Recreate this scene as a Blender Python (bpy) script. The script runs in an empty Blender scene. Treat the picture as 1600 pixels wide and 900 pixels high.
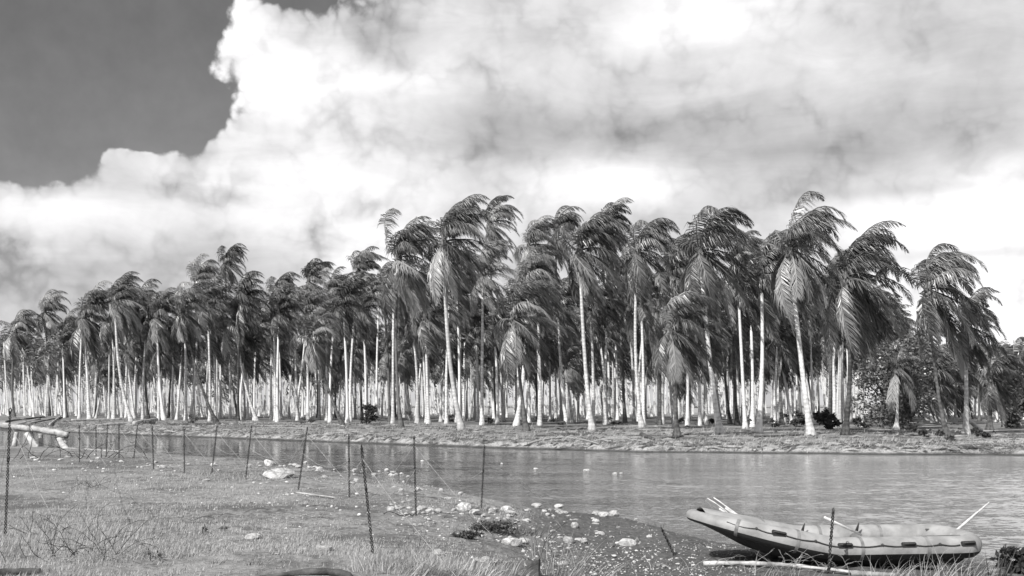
import bpy, bmesh, math, random
import numpy as np
from mathutils import Vector, Matrix
random.seed(7); np.random.seed(7)
scn = bpy.context.scene
COL = scn.collection
PI = math.pi
F, HX, HY, CAMZ = 1716.0, 800.0, 632.0, 3.0      # focal length in photo pixels, horizon row, eye height

# ---------------------------------------------------------------- camera
cam_d = bpy.data.cameras.new('camera'); cam = bpy.data.objects.new('camera', cam_d); COL.objects.link(cam)
cam.location = (0, 0, CAMZ); cam.rotation_euler = (PI/2, 0, 0)
cam_d.sensor_width = 36; cam_d.lens = 36*F/1600.0
cam_d.shift_y = (HY-450)/1600.0
cam_d.clip_start = 0.1; cam_d.clip_end = 9000
scn.camera = cam
scn.view_settings.view_transform = 'Standard'; scn.view_settings.look = 'None'
scn.view_settings.exposure = 0.18; scn.view_settings.gamma = 1
scn.render.resolution_x = 1024; scn.render.resolution_y = 576

# ---------------------------------------------------------------- sun
SUN_EL, SUN_AZ = math.radians(41), math.radians(216)   # azimuth clockwise from +Y: behind the camera's left shoulder
sd = Vector((math.sin(SUN_AZ)*math.cos(SUN_EL), math.cos(SUN_AZ)*math.cos(SUN_EL), math.sin(SUN_EL)))
sl = bpy.data.lights.new('sun', 'SUN'); sl.energy = 4.8; sl.angle = math.radians(0.5); sl.color = (1, .985, .965)
so = bpy.data.objects.new('sun', sl); COL.objects.link(so)
so.rotation_euler = sd.to_track_quat('Z', 'Y').to_euler(); so.location = (0, 0, 60)

# ---------------------------------------------------------------- world: monochrome sky with clouds
class NT:
    def __init__(s, tree): s.t = tree; s.n = tree.nodes; s.l = tree.links
    def node(s, kind, **kw):
        n = s.n.new(kind)
        for k, v in kw.items(): setattr(n, k, v)
        return n
    def put(s, sock, v):
        if isinstance(v, bpy.types.NodeSocket): s.l.new(v, sock)
        else: sock.default_value = v
    def m(s, op, a, b=None, c=None, clamp=False):
        n = s.node('ShaderNodeMath', operation=op); n.use_clamp = clamp
        s.put(n.inputs[0], a)
        if b is not None: s.put(n.inputs[1], b)
        if c is not None: s.put(n.inputs[2], c)
        return n.outputs[0]
    def xyz(s, x, y, z=0.0):
        n = s.node('ShaderNodeCombineXYZ')
        for i, v in enumerate((x, y, z)): s.put(n.inputs[i], v)
        return n.outputs[0]
    def noise(s, vec, scale, detail=4, rough=.55, dist=0.0):
        n = s.node('ShaderNodeTexNoise'); s.put(n.inputs['Vector'], vec)
        n.inputs['Scale'].default_value = scale; n.inputs['Detail'].default_value = detail
        n.inputs['Roughness'].default_value = rough; n.inputs['Distortion'].default_value = dist
        return n.outputs[0]
    def voro(s, vec, scale, smooth=.3):
        n = s.node('ShaderNodeTexVoronoi', feature='SMOOTH_F1'); s.put(n.inputs['Vector'], vec)
        n.inputs['Scale'].default_value = scale; n.inputs['Smoothness'].default_value = smooth
        return n.outputs['Distance']
    def ss(s, v, a, b, lo=0.0, hi=1.0):
        n = s.node('ShaderNodeMapRange', interpolation_type='SMOOTHSTEP')
        s.put(n.inputs[0], v); n.inputs[1].default_value = a; n.inputs[2].default_value = b
        n.inputs[3].default_value = lo; n.inputs[4].default_value = hi
        return n.outputs[0]
    def mix(s, f, a, b):
        n = s.node('ShaderNodeMix', data_type='RGBA'); s.put(n.inputs[0], f); s.put(n.inputs[6], a); s.put(n.inputs[7], b)
        return n.outputs[2]
    def mapping(s, vec, scale=(1, 1, 1), rot=(0, 0, 0)):
        n = s.node('ShaderNodeMapping'); s.put(n.inputs[0], vec)
        n.inputs['Scale'].default_value = scale; n.inputs['Rotation'].default_value = rot
        return n.outputs[0]

w = bpy.data.worlds.new('World'); scn.world = w; w.use_nodes = True
t = NT(w.node_tree); t.n.clear()
def build_sky():
    tc = t.node('ShaderNodeTexCoord'); sep = t.node('ShaderNodeSeparateXYZ'); t.l.new(tc.outputs['Generated'], sep.inputs[0])
    x, y, z = sep.outputs
    az = t.m('ARCTAN2', x, y); el = t.m('ARCSINE', t.m('MINIMUM', t.m('MAXIMUM', z, -1.0), 1.0))
    U = t.m('MULTIPLY', az, 17.16); V = t.m('MULTIPLY', el, 17.16)    # units of 100 photo pixels at the centre
    # domain for clouds: horizontal wrap-safe 3D direction noise plus warps
    d3 = tc.outputs['Generated']
    big = t.noise(d3, 5.0, 5, .55); fine = t.noise(d3, 26.0, 6, .6)
    dw = t.node('ShaderNodeVectorMath', operation='MULTIPLY_ADD'); nz = t.node('ShaderNodeTexNoise'); nz.inputs['Scale'].default_value = 30; nz.inputs['Detail'].default_value = 4; t.l.new(d3, nz.inputs['Vector'])
    t.l.new(nz.outputs['Color'], dw.inputs[0]); dw.inputs[1].default_value = (.035, .035, .035); t.l.new(d3, dw.inputs[2]); dv = dw.outputs[0]
    b1 = t.voro(dv, 20.0); b2 = t.voro(dv, 46.0); b3 = t.voro(dv, 105.0)
    billow = t.m('ADD', t.m('ADD', t.m('MULTIPLY', b1, .55), t.m('MULTIPLY', b2, .34)), t.m('MULTIPLY', b3, .20))
    def blob(px, py, rx, ry):                   # gaussian bump round a bearing and elevation
        dx = (px-HX)/F; dz = (HY-py)/F
        a0 = math.atan(dx)*17.16; e0 = math.atan(dz/math.sqrt(1+dx*dx))*17.16
        q = t.m('ADD', t.m('POWER', t.m('MULTIPLY', t.m('SUBTRACT', U, a0), 100/rx), 2.0),
                t.m('POWER', t.m('MULTIPLY', t.m('SUBTRACT', V, e0), 100/ry), 2.0))
        return t.m('EXPONENT', t.m('MULTIPLY', q, -1.0))
    def total(lst, start):
        acc = start
        for px, py, rx, ry, wt in lst: acc = t.m('MULTIPLY_ADD', blob(px, py, rx, ry), wt, acc)
        return acc
    # clear-sky hole (upper left of view, going on upward and outward)
    clear = total([(60, 60, 260, 190, 1.25), (250, 130, 110, 90, .45), (230, 20, 110, 110, .75), (60, 150, 190, 60, .1), (-250, 120, 330, 230, 1.0), (465, -12, 62, 22, .62),
                   (40, -250, 420, 240, 1.1), (185, 262, 45, 45, -.32), (395, 70, 78, 90, -.75), (370, 230, 80, 50, -.35), (325, 92, 42, 48, -.55), (318, 182, 34, 26, .55), (245, 258, 75, 26, -.5), (40, 315, 190, 46, -.75), (190, 330, 120, 30, -.4), (195, 250, 30, 24, -.3)], -.55)
    # elsewhere round the horizon and overhead: broken cloud
    brk = t.m('MULTIPLY', t.m('SUBTRACT', t.noise(d3, 2.3, 3, .5), .42), t.ss(V, 6.6, 12.0, 0.0, 4.0))
    clear = t.m('ADD', clear, t.m('MULTIPLY', t.ss(V, 7.5, 12.0), brk))
    edge = t.m('ADD', clear, t.m('ADD', t.m('MULTIPLY', t.m('SUBTRACT', billow, .42), .80), t.m('MULTIPLY', t.m('SUBTRACT', fine, .5), .55)))
    mask = t.ss(edge, -.10, .09)                # 1 = clear sky
    soft = t.ss(edge, -.55, .1, 0.0, 1.0)
    # cloud brightness
    lum = total([(560, 150, 260, 150, .14), (360, 70, 70, 90, .18), (470, 330, 260, 90, .13), (1080, 30, 230, 70, .17), (960, 285, 130, 40, .24),
                 (1560, 470, 260, 130, .25), (1500, 320, 190, 60, .20), (60, 335, 110, 45, .16), (800, 60, 90, 70, .05), (1010, 170, 130, 45, .04), (600, 400, 110, 35, .14), (1330, 120, 150, 60, .06),
                 (610, 55, 60, 60, -.13), (950, 215, 330, 48, -.13), (760, 190, 90, 55, -.06), (1330, 250, 230, 50, -.07), (1500, 110, 120, 60, -.03), (850, 40, 110, 40, -.10),
                 (120, 420, 170, 55, -.05), (300, 400, 120, 30, -.06), (1530, 395, 120, 9, -.12), (1380, 300, 140, 10, -.08), (170, 500, 220, 60, -.03), (1000, 110, 120, 30, -.04)], .815)
    stretch = t.noise(t.mapping(d3, (1, 1, 3.4)), 8.0, 6, .58, .6)
    lum = t.m('ADD', lum, t.m('MULTIPLY', t.m('SUBTRACT', stretch, .5), .26))
    lum = t.m('ADD', lum, t.m('MULTIPLY', t.m('SUBTRACT', big, .5), .22))
    lum = t.m('SUBTRACT', lum, t.m('MULTIPLY', t.m('SUBTRACT', billow, .40), t.m('MULTIPLY', soft, .42)))
    lum = t.m('ADD', lum, t.m('MULTIPLY', t.m('SUBTRACT', fine, .5), .10))
    lum = t.m('SUBTRACT', lum, t.m('MULTIPLY', t.m('SUBTRACT', billow, .40), .06))
    lum = t.m('MINIMUM', t.m('MAXIMUM', lum, .3), 1.04)
    lum = t.m('MULTIPLY', t.m('POWER', lum, 2.2), 9.6)
    sky = t.node('ShaderNodeTexSky', sky_type='NISHITA'); sky.sun_disc = False
    sky.sun_elevation = SUN_EL; sky.sun_rotation = SUN_AZ; sky.dust_density = 1.0
    bw = t.node('ShaderNodeRGBToBW'); t.l.new(sky.outputs[0], bw.inputs[0])
    # monochrome film renders the clear sky by its tone only
    clr = t.m('MULTIPLY', bw.outputs[0], .66)
    clr = t.m('MULTIPLY', clr, t.m('ADD', .62, t.m('ADD', t.m('MULTIPLY', big, .35), t.m('MULTIPLY', fine, .42))))
    val = t.m('ADD', t.m('MULTIPLY', mask, clr), t.m('MULTIPLY', t.m('SUBTRACT', 1.0, mask), lum))
    cc = t.node('ShaderNodeCombineColor'); 
    t.put(cc.inputs[0], val); t.put(cc.inputs[1], t.m('MULTIPLY', val, .992)); t.put(cc.inputs[2], t.m('MULTIPLY', val, 1.0))
    bg = t.node('ShaderNodeBackground'); bg.inputs[1].default_value = .1; t.l.new(cc.outputs[0], bg.inputs[0])
    out = t.node('ShaderNodeOutputWorld'); t.l.new(bg.outputs[0], out.inputs[0])
build_sky()

# ---------------------------------------------------------------- helpers
def tag(o, label=None, cat=None, group=None, kind=None):
    if label: o['label'] = label
    if cat: o['category'] = cat
    if group: o['group'] = group
    if kind: o['kind'] = kind
    return o
def empty(name, loc, label, cat, group=None, rz=0.0):
    o = bpy.data.objects.new(name, None); COL.objects.link(o); o.location = loc; o.rotation_euler = (0, 0, rz)
    o.empty_display_size = .2
    return tag(o, label, cat, group)
def link(name, me, parent=None, loc=(0, 0, 0), rot=(0, 0, 0), sc=(1, 1, 1)):
    o = bpy.data.objects.new(name, me); COL.objects.link(o); o.parent = parent
    o.location = loc; o.rotation_euler = rot; o.scale = sc
    return o
def mesh(name, V, Fc, mat, smooth=True):
    me = bpy.data.meshes.new(name); me.from_pydata([tuple(v) for v in V], [], Fc)
    if smooth: me.polygons.foreach_set('use_smooth', [True]*len(me.polygons))
    if mat: me.materials.append(mat)
    me.update(); return me
def tube(pts, rad, n=6, caps=True, V=None, Fc=None):
    """swept tube appended to V, Fc"""
    if V is None: V, Fc = [], []
    pts = [Vector(p) for p in pts]; N = len(pts)
    if not hasattr(rad, '__len__'): rad = [rad]*N
    up = Vector((0, 0, 1)); base = len(V)
    t0 = (pts[1]-pts[0]).normalized()
    a = t0.cross(up)
    if a.length < .1: a = t0.cross(Vector((0, 1, 0)))
    a.normalize()
    for i in range(N):
        tg = (pts[min(i+1, N-1)]-pts[max(i-1, 0)]).normalized()
        a = (a-tg*a.dot(tg)).normalized(); b = tg.cross(a)
        for k in range(n):
            an = 2*PI*k/n; V.append(pts[i]+(a*math.cos(an)+b*math.sin(an))*rad[i])
    for i in range(N-1):
        for k in range(n):
            k2 = (k+1) % n
            Fc.append((base+i*n+k, base+i*n+k2, base+(i+1)*n+k2, base+(i+1)*n+k))
    if caps:
        Fc.append(tuple(base+k for k in range(n))[::-1]); Fc.append(tuple(base+(N-1)*n+k for k in range(n)))
    return V, Fc
def blade(V, Fc, p, d, L, wd, bend, seg=3):
    """one curved tapering grass blade"""
    d = Vector(d).normalized(); s = d.cross(Vector((random.uniform(-1, 1), random.uniform(-1, 1), .1))).normalized()
    p = Vector(p); b0 = len(V); st = L/seg
    for i in range(seg):
        wv = wd*(1-i/seg)*.5
        V.append(p-s*wv); V.append(p+s*wv)
        p = p+d*st; d = (d+Vector(bend)*(i+1)/seg).normalized()
    V.append(p)
    for i in range(seg-1):
        a = b0+2*i; Fc.append((a, a+1, a+3, a+2))
    a = b0+2*(seg-1); Fc.append((a, a+1, a+2))
def lerp(a, b, k): return a+(b-a)*k
_rs = np.random.RandomState(3)
_wv = [(_rs.uniform(0, 2*PI), f, _rs.uniform(0, 2*PI)) for f in (.11, .19, .31, .47, .8, 1.3, 2.1, 3.3, 5.2) for _ in range(3)]
def wob(X, Y, lo=0, hi=27):
    z = 0.0
    for an, f, ph in _wv[lo:hi]:
        z = z+np.sin((X*math.cos(an)+Y*math.sin(an))*f*2+ph)/(1+f*2.2)
    return z/9.0
def sstep(v): v = np.clip(v, 0, 1); return v*v*(3-2*v)
NX = [-900, -60, -25, -10.5, -6.15, -1.96, 1.2, 2.85, 3.9, 6.3, 8.6, 10.5, 20, 60, 900]
NY = [200, 80, 64, 50, 43, 34, 31, 29.5, 25.2, 21.4, 19.2, 17.0, 12, 6, -100]
FX = [-900, -200, -60, -22, -4.5, 7.9, 30, 200, 900]
FY = [500, 260, 129, 94, 78, 68, 64, 60, 60]
def height(X, Y):
    X = np.asarray(X, float); Y = np.asarray(Y, float)
    yn = np.interp(X, NX, NY)+wob(X, Y, 9, 21)*1.6; yf = np.interp(X, FX, FY)+wob(X, Y, 6, 18)*2.2
    Hn = .15+.65*sstep((2.5-X)/5.0); Ln = 3.2+3.5*sstep((2.5-X)/6.0)
    near = Hn*sstep((yn-Y)/Ln)**.8 + .035*wob(X, Y, 12, 27)*6*np.clip((yn-Y)/2, 0, 1)*.6+.12*wob(X, Y, 0, 9)*sstep((yn-Y)/6)
    far = .42*sstep((Y-yf)/1.3)+.33*sstep((Y-yf)/13)+.05*wob(X, Y, 6, 24)*4*sstep((Y-yf)/3)
    mid = -.5*sstep(np.minimum(Y-yn, yf-Y)/5)-.02
    return np.where(Y < yn, near+.0, np.where(Y > yf, far, mid))
def hz(x, y): return float(height(x, y))
def at(px, py, d):                       # world point on the ray of a photo pixel at depth d
    return Vector(((px-HX)/F*d, d, CAMZ-(py-HY)/F*d))
def gnd(px, py):                         # where that ray meets the ground (or the water)
    py = max(py, HY+4); lo = 6.0
    ds = np.concatenate([np.arange(10, 60, .05), np.arange(60, 400, .25)])
    P = CAMZ-(py-HY)/F*ds; Hh = np.maximum(height((px-HX)/F*ds, ds), 0.0)
    k = np.argmax(P <= Hh); d = float(ds[k]) if P[k] <= Hh[k] else 400.0
    return Vector(((px-HX)/F*d, d, float(Hh[k])))

# ---------------------------------------------------------------- materials
def mat(name):
    m_ = bpy.data.materials.new(name); m_.use_nodes = True
    return m_, NT(m_.node_tree), m_.node_tree.nodes['Principled BSDF']
def g3(v, warm=0.0): return (v*(1+.03*warm), v, v*(1-.04*warm), 1)
def simple(name, lo, hi, scale=6, rough=.75, bump=.3, bscale=None, spec=.4, obj_rand=0.0, detail=5, stretch=(1, 1, 1), dist=.02):
    m_, n, b = mat(name)
    tc = n.node('ShaderNodeTexCoord'); co = n.mapping(tc.outputs['Object'], stretch)
    if obj_rand:
        oi = n.node('ShaderNodeObjectInfo')
        va = n.node('ShaderNodeVectorMath', operation='ADD'); n.l.new(co, va.inputs[0])
        sc = n.node('ShaderNodeVectorMath', operation='SCALE'); sc.inputs[0].default_value = (37, 19, 53); n.l.new(oi.outputs['Random'], sc.inputs['Scale'])
        n.l.new(sc.outputs[0], va.inputs[1]); co = va.outputs[0]
    f = n.noise(co, scale, detail, .6); f = n.ss(f, .3, .7)
    col = n.mix(f, g3(lo), g3(hi))
    if obj_rand:
        k = n.m('ADD', 1-obj_rand/2, n.m('MULTIPLY', oi.outputs['Random'], obj_rand))
        vm = n.node('ShaderNodeVectorMath', operation='SCALE'); n.l.new(col, vm.inputs[0]); n.l.new(k, vm.inputs['Scale']); col = vm.outputs[0]
    n.l.new(col, b.inputs['Base Color']); b.inputs['Roughness'].default_value = rough
    b.inputs['Specular IOR Level'].default_value = spec
    if bump:
        bp = n.node('ShaderNodeBump'); bp.inputs['Strength'].default_value = bump; bp.inputs['Distance'].default_value = dist
        n.l.new(n.noise(co, bscale or scale*4, 5, .6), bp.inputs['Height']); n.l.new(bp.outputs[0], b.inputs['Normal'])
    return m_
def leafmat(name, lo, hi, rough=.42, trans=.25, spec=.5, pale=0):
    m_, n, b = mat(name)
    oi = n.node('ShaderNodeObjectInfo'); ge = n.node('ShaderNodeNewGeometry')
    r = n.m('ADD', n.m('MULTIPLY', oi.outputs['Random'], .45), n.m('MULTIPLY', ge.outputs['Random Per Island'], .55))
    col = n.mix(n.ss(r, .15, .85), g3(lo), g3(hi))
    if pale: col = n.mix(n.ss(oi.outputs['Random'], .80, .90), col, g3(pale))
    n.l.new(col, b.inputs['Base Color']); b.inputs['Roughness'].default_value = rough
    b.inputs['Specular IOR Level'].default_value = spec
    tr = n.node('ShaderNodeBsdfTranslucent'); n.l.new(col, tr.inputs[0])
    mx = n.node('ShaderNodeMixShader'); mx.inputs[0].default_value = trans
    n.l.new(b.outputs[0], mx.inputs[1]); n.l.new(tr.outputs[0], mx.inputs[2])
    n.l.new(mx.outputs[0], n.n['Material Output'].inputs[0])
    return m_
def trunkmat(name, lo, hi):
    m_, n, b = mat(name)
    tc = n.node('ShaderNodeTexCoord'); co = tc.outputs['Object']; oi = n.node('ShaderNodeObjectInfo')
    sp = n.node('ShaderNodeSeparateXYZ'); n.l.new(co, sp.inputs[0])
    rings = n.m('SINE', n.m('ADD', n.m('MULTIPLY', sp.outputs[2], 19.0), n.m('MULTIPLY', n.noise(co, 1.6, 3), 9.0)))
    blot = n.noise(n.mapping(co, (1, 1, .35)), 2.6, 5, .65)
    f = n.m('ADD', n.m('MULTIPLY', n.m('SUBTRACT', n.noise(co, 9.0, 4, .7), .5), .35), n.m('MULTIPLY', rings, .07)); f = n.m('ADD', f, n.m('ADD', blot, n.m('MULTIPLY', n.m('SUBTRACT', oi.outputs['Random'], .5), .35)))
    col = n.mix(n.ss(f, .26, .68), g3(lo), g3(hi))
    n.l.new(col, b.inputs['Base Color']); b.inputs['Roughness'].default_value = .85; b.inputs['Specular IOR Level'].default_value = .2
    bp = n.node('ShaderNodeBump'); bp.inputs['Strength'].default_value = .5; bp.inputs['Distance'].default_value = .012
    n.l.new(n.m('ADD', n.m('MULTIPLY', rings, .4), n.noise(co, 14, 4)), bp.inputs['Height']); n.l.new(bp.outputs[0], b.inputs['Normal'])
    return m_
M = {}
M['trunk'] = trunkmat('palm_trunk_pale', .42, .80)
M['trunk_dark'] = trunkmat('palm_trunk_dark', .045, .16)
M['frond'] = leafmat('palm_frond', .03, .36, .36, .34, .9, .46)
M['frond_far'] = leafmat('palm_frond_dense', .03, .32, .40, .34, .7)
M['dead_frond'] = leafmat('dead_frond', .20, .42, .6, .2, .3)
M['coconut'] = simple('coconut', .09, .22, 5, .5, .1)
M['leaf'] = leafmat('broad_leaf', .05, .24, .35, .2, .6)
M['weed'] = leafmat('weed_leaf', .05, .16, .5, .25, .4)
M['dark_weed'] = leafmat('dark_weed_leaf', .03, .11, .5, .15, .3)
M['grass'] = leafmat('dry_grass', .10, .54, .6, .3, .25)
M['reed'] = leafmat('bleached_reed', .22, .60, .55, .25, .35)
M['rock'] = simple('coral_rock', .36, .74, 3.0, .85, .7, 9, .2, .5, dist=.06)
M['rock_dark'] = simple('dark_rock', .07, .28, 3.0, .85, .9, 9, .2, .5, dist=.06)
M['wood'] = simple('bleached_wood', .20, .55, 3.5, .8, .6, 16, .2, .3, stretch=(1, 1, 1), dist=.03)
M['log'] = simple('palm_log', .30, .62, 2.6, .8, .7, 9, .2, .25, dist=.05)
M['dark_wood'] = simple('weathered_dark_wood', .035, .14, 4, .8, .7, 14, .2, .3, dist=.03)
M['sheath'] = simple('palm_sheath_fibre', .05, .2, 6, .85, .5, 20, .2, .4)
M['iron'] = simple('rusted_iron', .02, .07, 20, .65, .4, 60, .3, 0, dist=.004)
M['wire'] = simple('galvanised_wire', .22, .45, 20, .45, 0, spec=.6)
M['rubber'] = simple('raft_fabric', .23, .40, 2.2, .62, .5, 6, .3, 0, dist=.02)
M['rubber_in'] = simple('raft_floor_fabric', .26, .40, 2.6, .6, .4, 9, .4, 0, dist=.03)
M['hull'] = simple('dark_raft_bottom_and_shade', .025, .05, 3, .6, .2, 9, .3)  # dark bottom and fittings, also the painted shade under the tube
M['seam'] = simple('raft_seam_tape', .15, .26, 8, .6, .2, 30)
M['rope'] = simple('dark_rope', .03, .08, 30, .8, .3, 80)
M['oar'] = simple('painted_oar', .45, .72, 9, .5, .2, 30, stretch=(1, 1, 1))
M['sack'] = simple('pale_sand', .38, .62, 5, .9, .5, 18)

def ground_material():
    m_, n, b = mat('ground_soil')
    tc = n.node('ShaderNodeTexCoord'); co = tc.outputs['Object']
    sp = n.node('ShaderNodeSeparateXYZ'); n.l.new(co, sp.inputs[0]); x, y, z = sp.outputs
    big = n.noise(co, .22, 5, .6); med = n.noise(co, 1.1, 6, .65); fin = n.noise(co, 9.0, 6, .7)
    farm = n.ss(y, 58, 66)
    # near side: dry cropped turf with bare soil, grey mud close to the water line
    turf = n.mix(n.ss(n.m('ADD', n.m('MULTIPLY', med, .5), n.m('MULTIPLY', fin, .5)), .36, .64), g3(.08), g3(.38))
    turf = n.mix(n.ss(big, .45, .6, 0, .5), turf, g3(.32)); turf = n.mix(n.ss(n.noise(co, .55, 7, .7), .50, .62, 0, .85), turf, g3(.10))
    mud = n.mix(n.ss(fin, .35, .65), g3(.075), g3(.15))
    mudm = n.ss(n.m('ADD', z, n.m('MULTIPLY', n.m('SUBTRACT', med, .5), .45)), .16, .62, 1, 0)
    mudm = n.m('MAXIMUM', mudm, n.m('MULTIPLY', n.ss(n.m('ADD', x, n.m('MULTIPLY', n.m('SUBTRACT', med, .5), 3.0)), .6, 2.2), n.ss(n.m('ADD', big, n.m('MULTIPLY', med, .3)), .5, .75, 1.0, .55)))
    # pale grit: shell and coral crumbs
    vo = n.node('ShaderNodeTexVoronoi', feature='F1'); n.l.new(co, vo.inputs['Vector']); vo.inputs['Scale'].default_value = 9.0
    crumb = n.m('MULTIPLY', n.ss(vo.outputs['Distance'], .10, .17, 1, 0), n.ss(med, .46, .62))
    near = n.mix(mudm, turf, mud); near = n.mix(n.m('MULTIPLY', crumb, .35), near, g3(.5))
    # far side: palm litter, sand and grass
    st = n.noise(n.mapping(co, (.30, 1, 1)), .8, 7, .68)
    litter = n.mix(n.ss(st, .38, .62), g3(.07), g3(.42)); litter = n.mix(n.ss(n.noise(co, .12, 4), .42, .6, 0, .7), litter, g3(.16))
    bank = n.mix(n.ss(n.m('ADD', n.m('MULTIPLY', fin, .5), n.m('MULTIPLY', med, .5)), .4, .6), g3(.13), g3(.46))
    far = n.mix(n.ss(z, .50, .66), bank, litter)
    far = n.mix(n.ss(z, .05, .2, .85, 0), far, g3(.035))
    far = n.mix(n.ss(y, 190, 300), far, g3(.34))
    col = n.mix(farm, near, far)
    n.l.new(col, b.inputs['Base Color']); b.inputs['Roughness'].default_value = .95; b.inputs['Specular IOR Level'].default_value = .15
    bp = n.node('ShaderNodeBump'); bp.inputs['Strength'].default_value = .8; bp.inputs['Distance'].default_value = .06
    n.l.new(n.m('ADD', n.m('MULTIPLY', med, 1.4), fin), bp.inputs['Height']); n.l.new(bp.outputs[0], b.inputs['Normal'])
    return m_
def water_material():
    m_, n, b = mat('river_water')
    tc = n.node('ShaderNodeTexCoord'); co = tc.outputs['Object']
    sp = n.node('ShaderNodeSeparateXYZ'); n.l.new(co, sp.inputs[0]); x, y, z = sp.outputs
    patch = n.noise(n.mapping(co, (.10, .35, 1)), 1.0, 4, .55)
    # sheltered water at the left is smoother, open water at the right is wind-ruffled
    open_ = n.ss(n.m('ADD', x, n.m('ADD', n.m('MULTIPLY', n.m('SUBTRACT', patch, .5), 22.0), n.m('MULTIPLY', y, -.10))), -18, 6)
    lee = n.ss(n.m('ADD', n.m('SUBTRACT', y, n.m('MULTIPLY', x, -.55)), n.m('MULTIPLY', patch, 16.0)), 58, 76, 0, 1)
    def grad(scale, det, rot, st, off):
        v = n.mapping(co, st, (0, 0, rot)); t_ = n.node('ShaderNodeTexNoise'); t_.inputs['Scale'].default_value = scale; t_.inputs['Detail'].default_value = det; t_.inputs['Roughness'].default_value = .62
        n.l.new(v, t_.inputs['Vector']); q = n.node('ShaderNodeSeparateColor'); n.l.new(t_.outputs['Color'], q.inputs[0])
        return n.m('SUBTRACT', q.outputs[0], .5), n.m('SUBTRACT', q.outputs[1], .5)
    ax, ay = grad(3.4, 5, .2, (1, 1.5, 1), 0); cx_, cy_ = grad(.35, 3, -.1, (1, 2.2, 1), 0)
    amp = n.m('MULTIPLY', n.m('ADD', .38, n.m('MULTIPLY', open_, .62)), n.m('SUBTRACT', 1.0, n.m('MULTIPLY', lee, .78)))
    nx_ = n.m('MULTIPLY', n.m('ADD', ax, n.m('MULTIPLY', cx_, .4)), n.m('MULTIPLY', amp, .85)); ny_ = n.m('MULTIPLY', n.m('ADD', ay, n.m('MULTIPLY', cy_, .5)), n.m('MULTIPLY', amp, 1.25))
    vn = n.node('ShaderNodeVectorMath', operation='NORMALIZE'); n.l.new(n.xyz(nx_, ny_, 1.0), vn.inputs[0]); n.l.new(vn.outputs[0], b.inputs['Normal'])
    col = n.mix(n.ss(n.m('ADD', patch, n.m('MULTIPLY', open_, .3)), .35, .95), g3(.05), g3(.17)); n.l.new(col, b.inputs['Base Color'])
    col2 = n.mix(n.ss(n.m('ADD', x, n.m('MULTIPLY', patch, 14.0)), 4, 24, 0, .85), col, g3(.42)); n.l.new(col2, b.inputs['Base Color'])  # base colour lightened toward the right, painting in the brighter sky reflection
    b.inputs['Roughness'].default_value = .10; b.inputs['IOR'].default_value = 1.33
    return m_
M['ground'] = ground_material(); M['water'] = water_material()

# ---------------------------------------------------------------- ground and water
def build_ground():
    def axis(segs):
        out = []
        for a, b, st in segs: out += list(np.arange(a, b, st))
        return np.array(out)
    xs = axis([(-3000, -300, 300), (-300, -80, 12), (-80, -16, .6), (-16, 14, .14), (14, 60, .55), (60, 300, 12), (300, 3001, 300)])
    ys = axis([(-300, -20, 40), (-20, 12, 2), (12, 30, .12), (30, 55, .28), (55, 100, .28), (100, 125, .8), (125, 300, 6), (300, 6001, 300)])
    X, Y = np.meshgrid(xs, ys); Z = height(X, Y)
    fine = (Y > 12) & (Y < 55) & (X > -16) & (X < 14)
    Z = Z+np.where(fine & (Z > .02), (np.random.rand(*Z.shape)-.5)*.05+.05*wob(X*2, Y*2, 9, 27), 0)
    nx, ny = len(xs), len(ys)
    co = np.stack([X, Y, Z], -1).reshape(-1, 3)
    i = np.arange(nx-1)[None, :]+np.arange(ny-1)[:, None]*nx
    fc = np.stack([i, i+1, i+1+nx, i+nx], -1).reshape(-1, 4)
    me = bpy.data.meshes.new('ground'); me.vertices.add(len(co)); me.vertices.foreach_set('co', co.ravel())
    me.loops.add(fc.size); me.loops.foreach_set('vertex_index', fc.ravel().astype('i'))
    me.polygons.add(len(fc)); me.polygons.foreach_set('loop_start', np.arange(0, fc.size, 4).astype('i'))
    me.polygons.foreach_set('use_smooth', np.ones(len(fc), bool))
    me.update(calc_edges=True); me.materials.append(M['ground'])
    tag(link('ground', me), kind='structure')
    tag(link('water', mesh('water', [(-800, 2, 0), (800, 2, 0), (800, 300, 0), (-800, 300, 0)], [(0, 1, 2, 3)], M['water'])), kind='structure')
build_ground()

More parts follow.
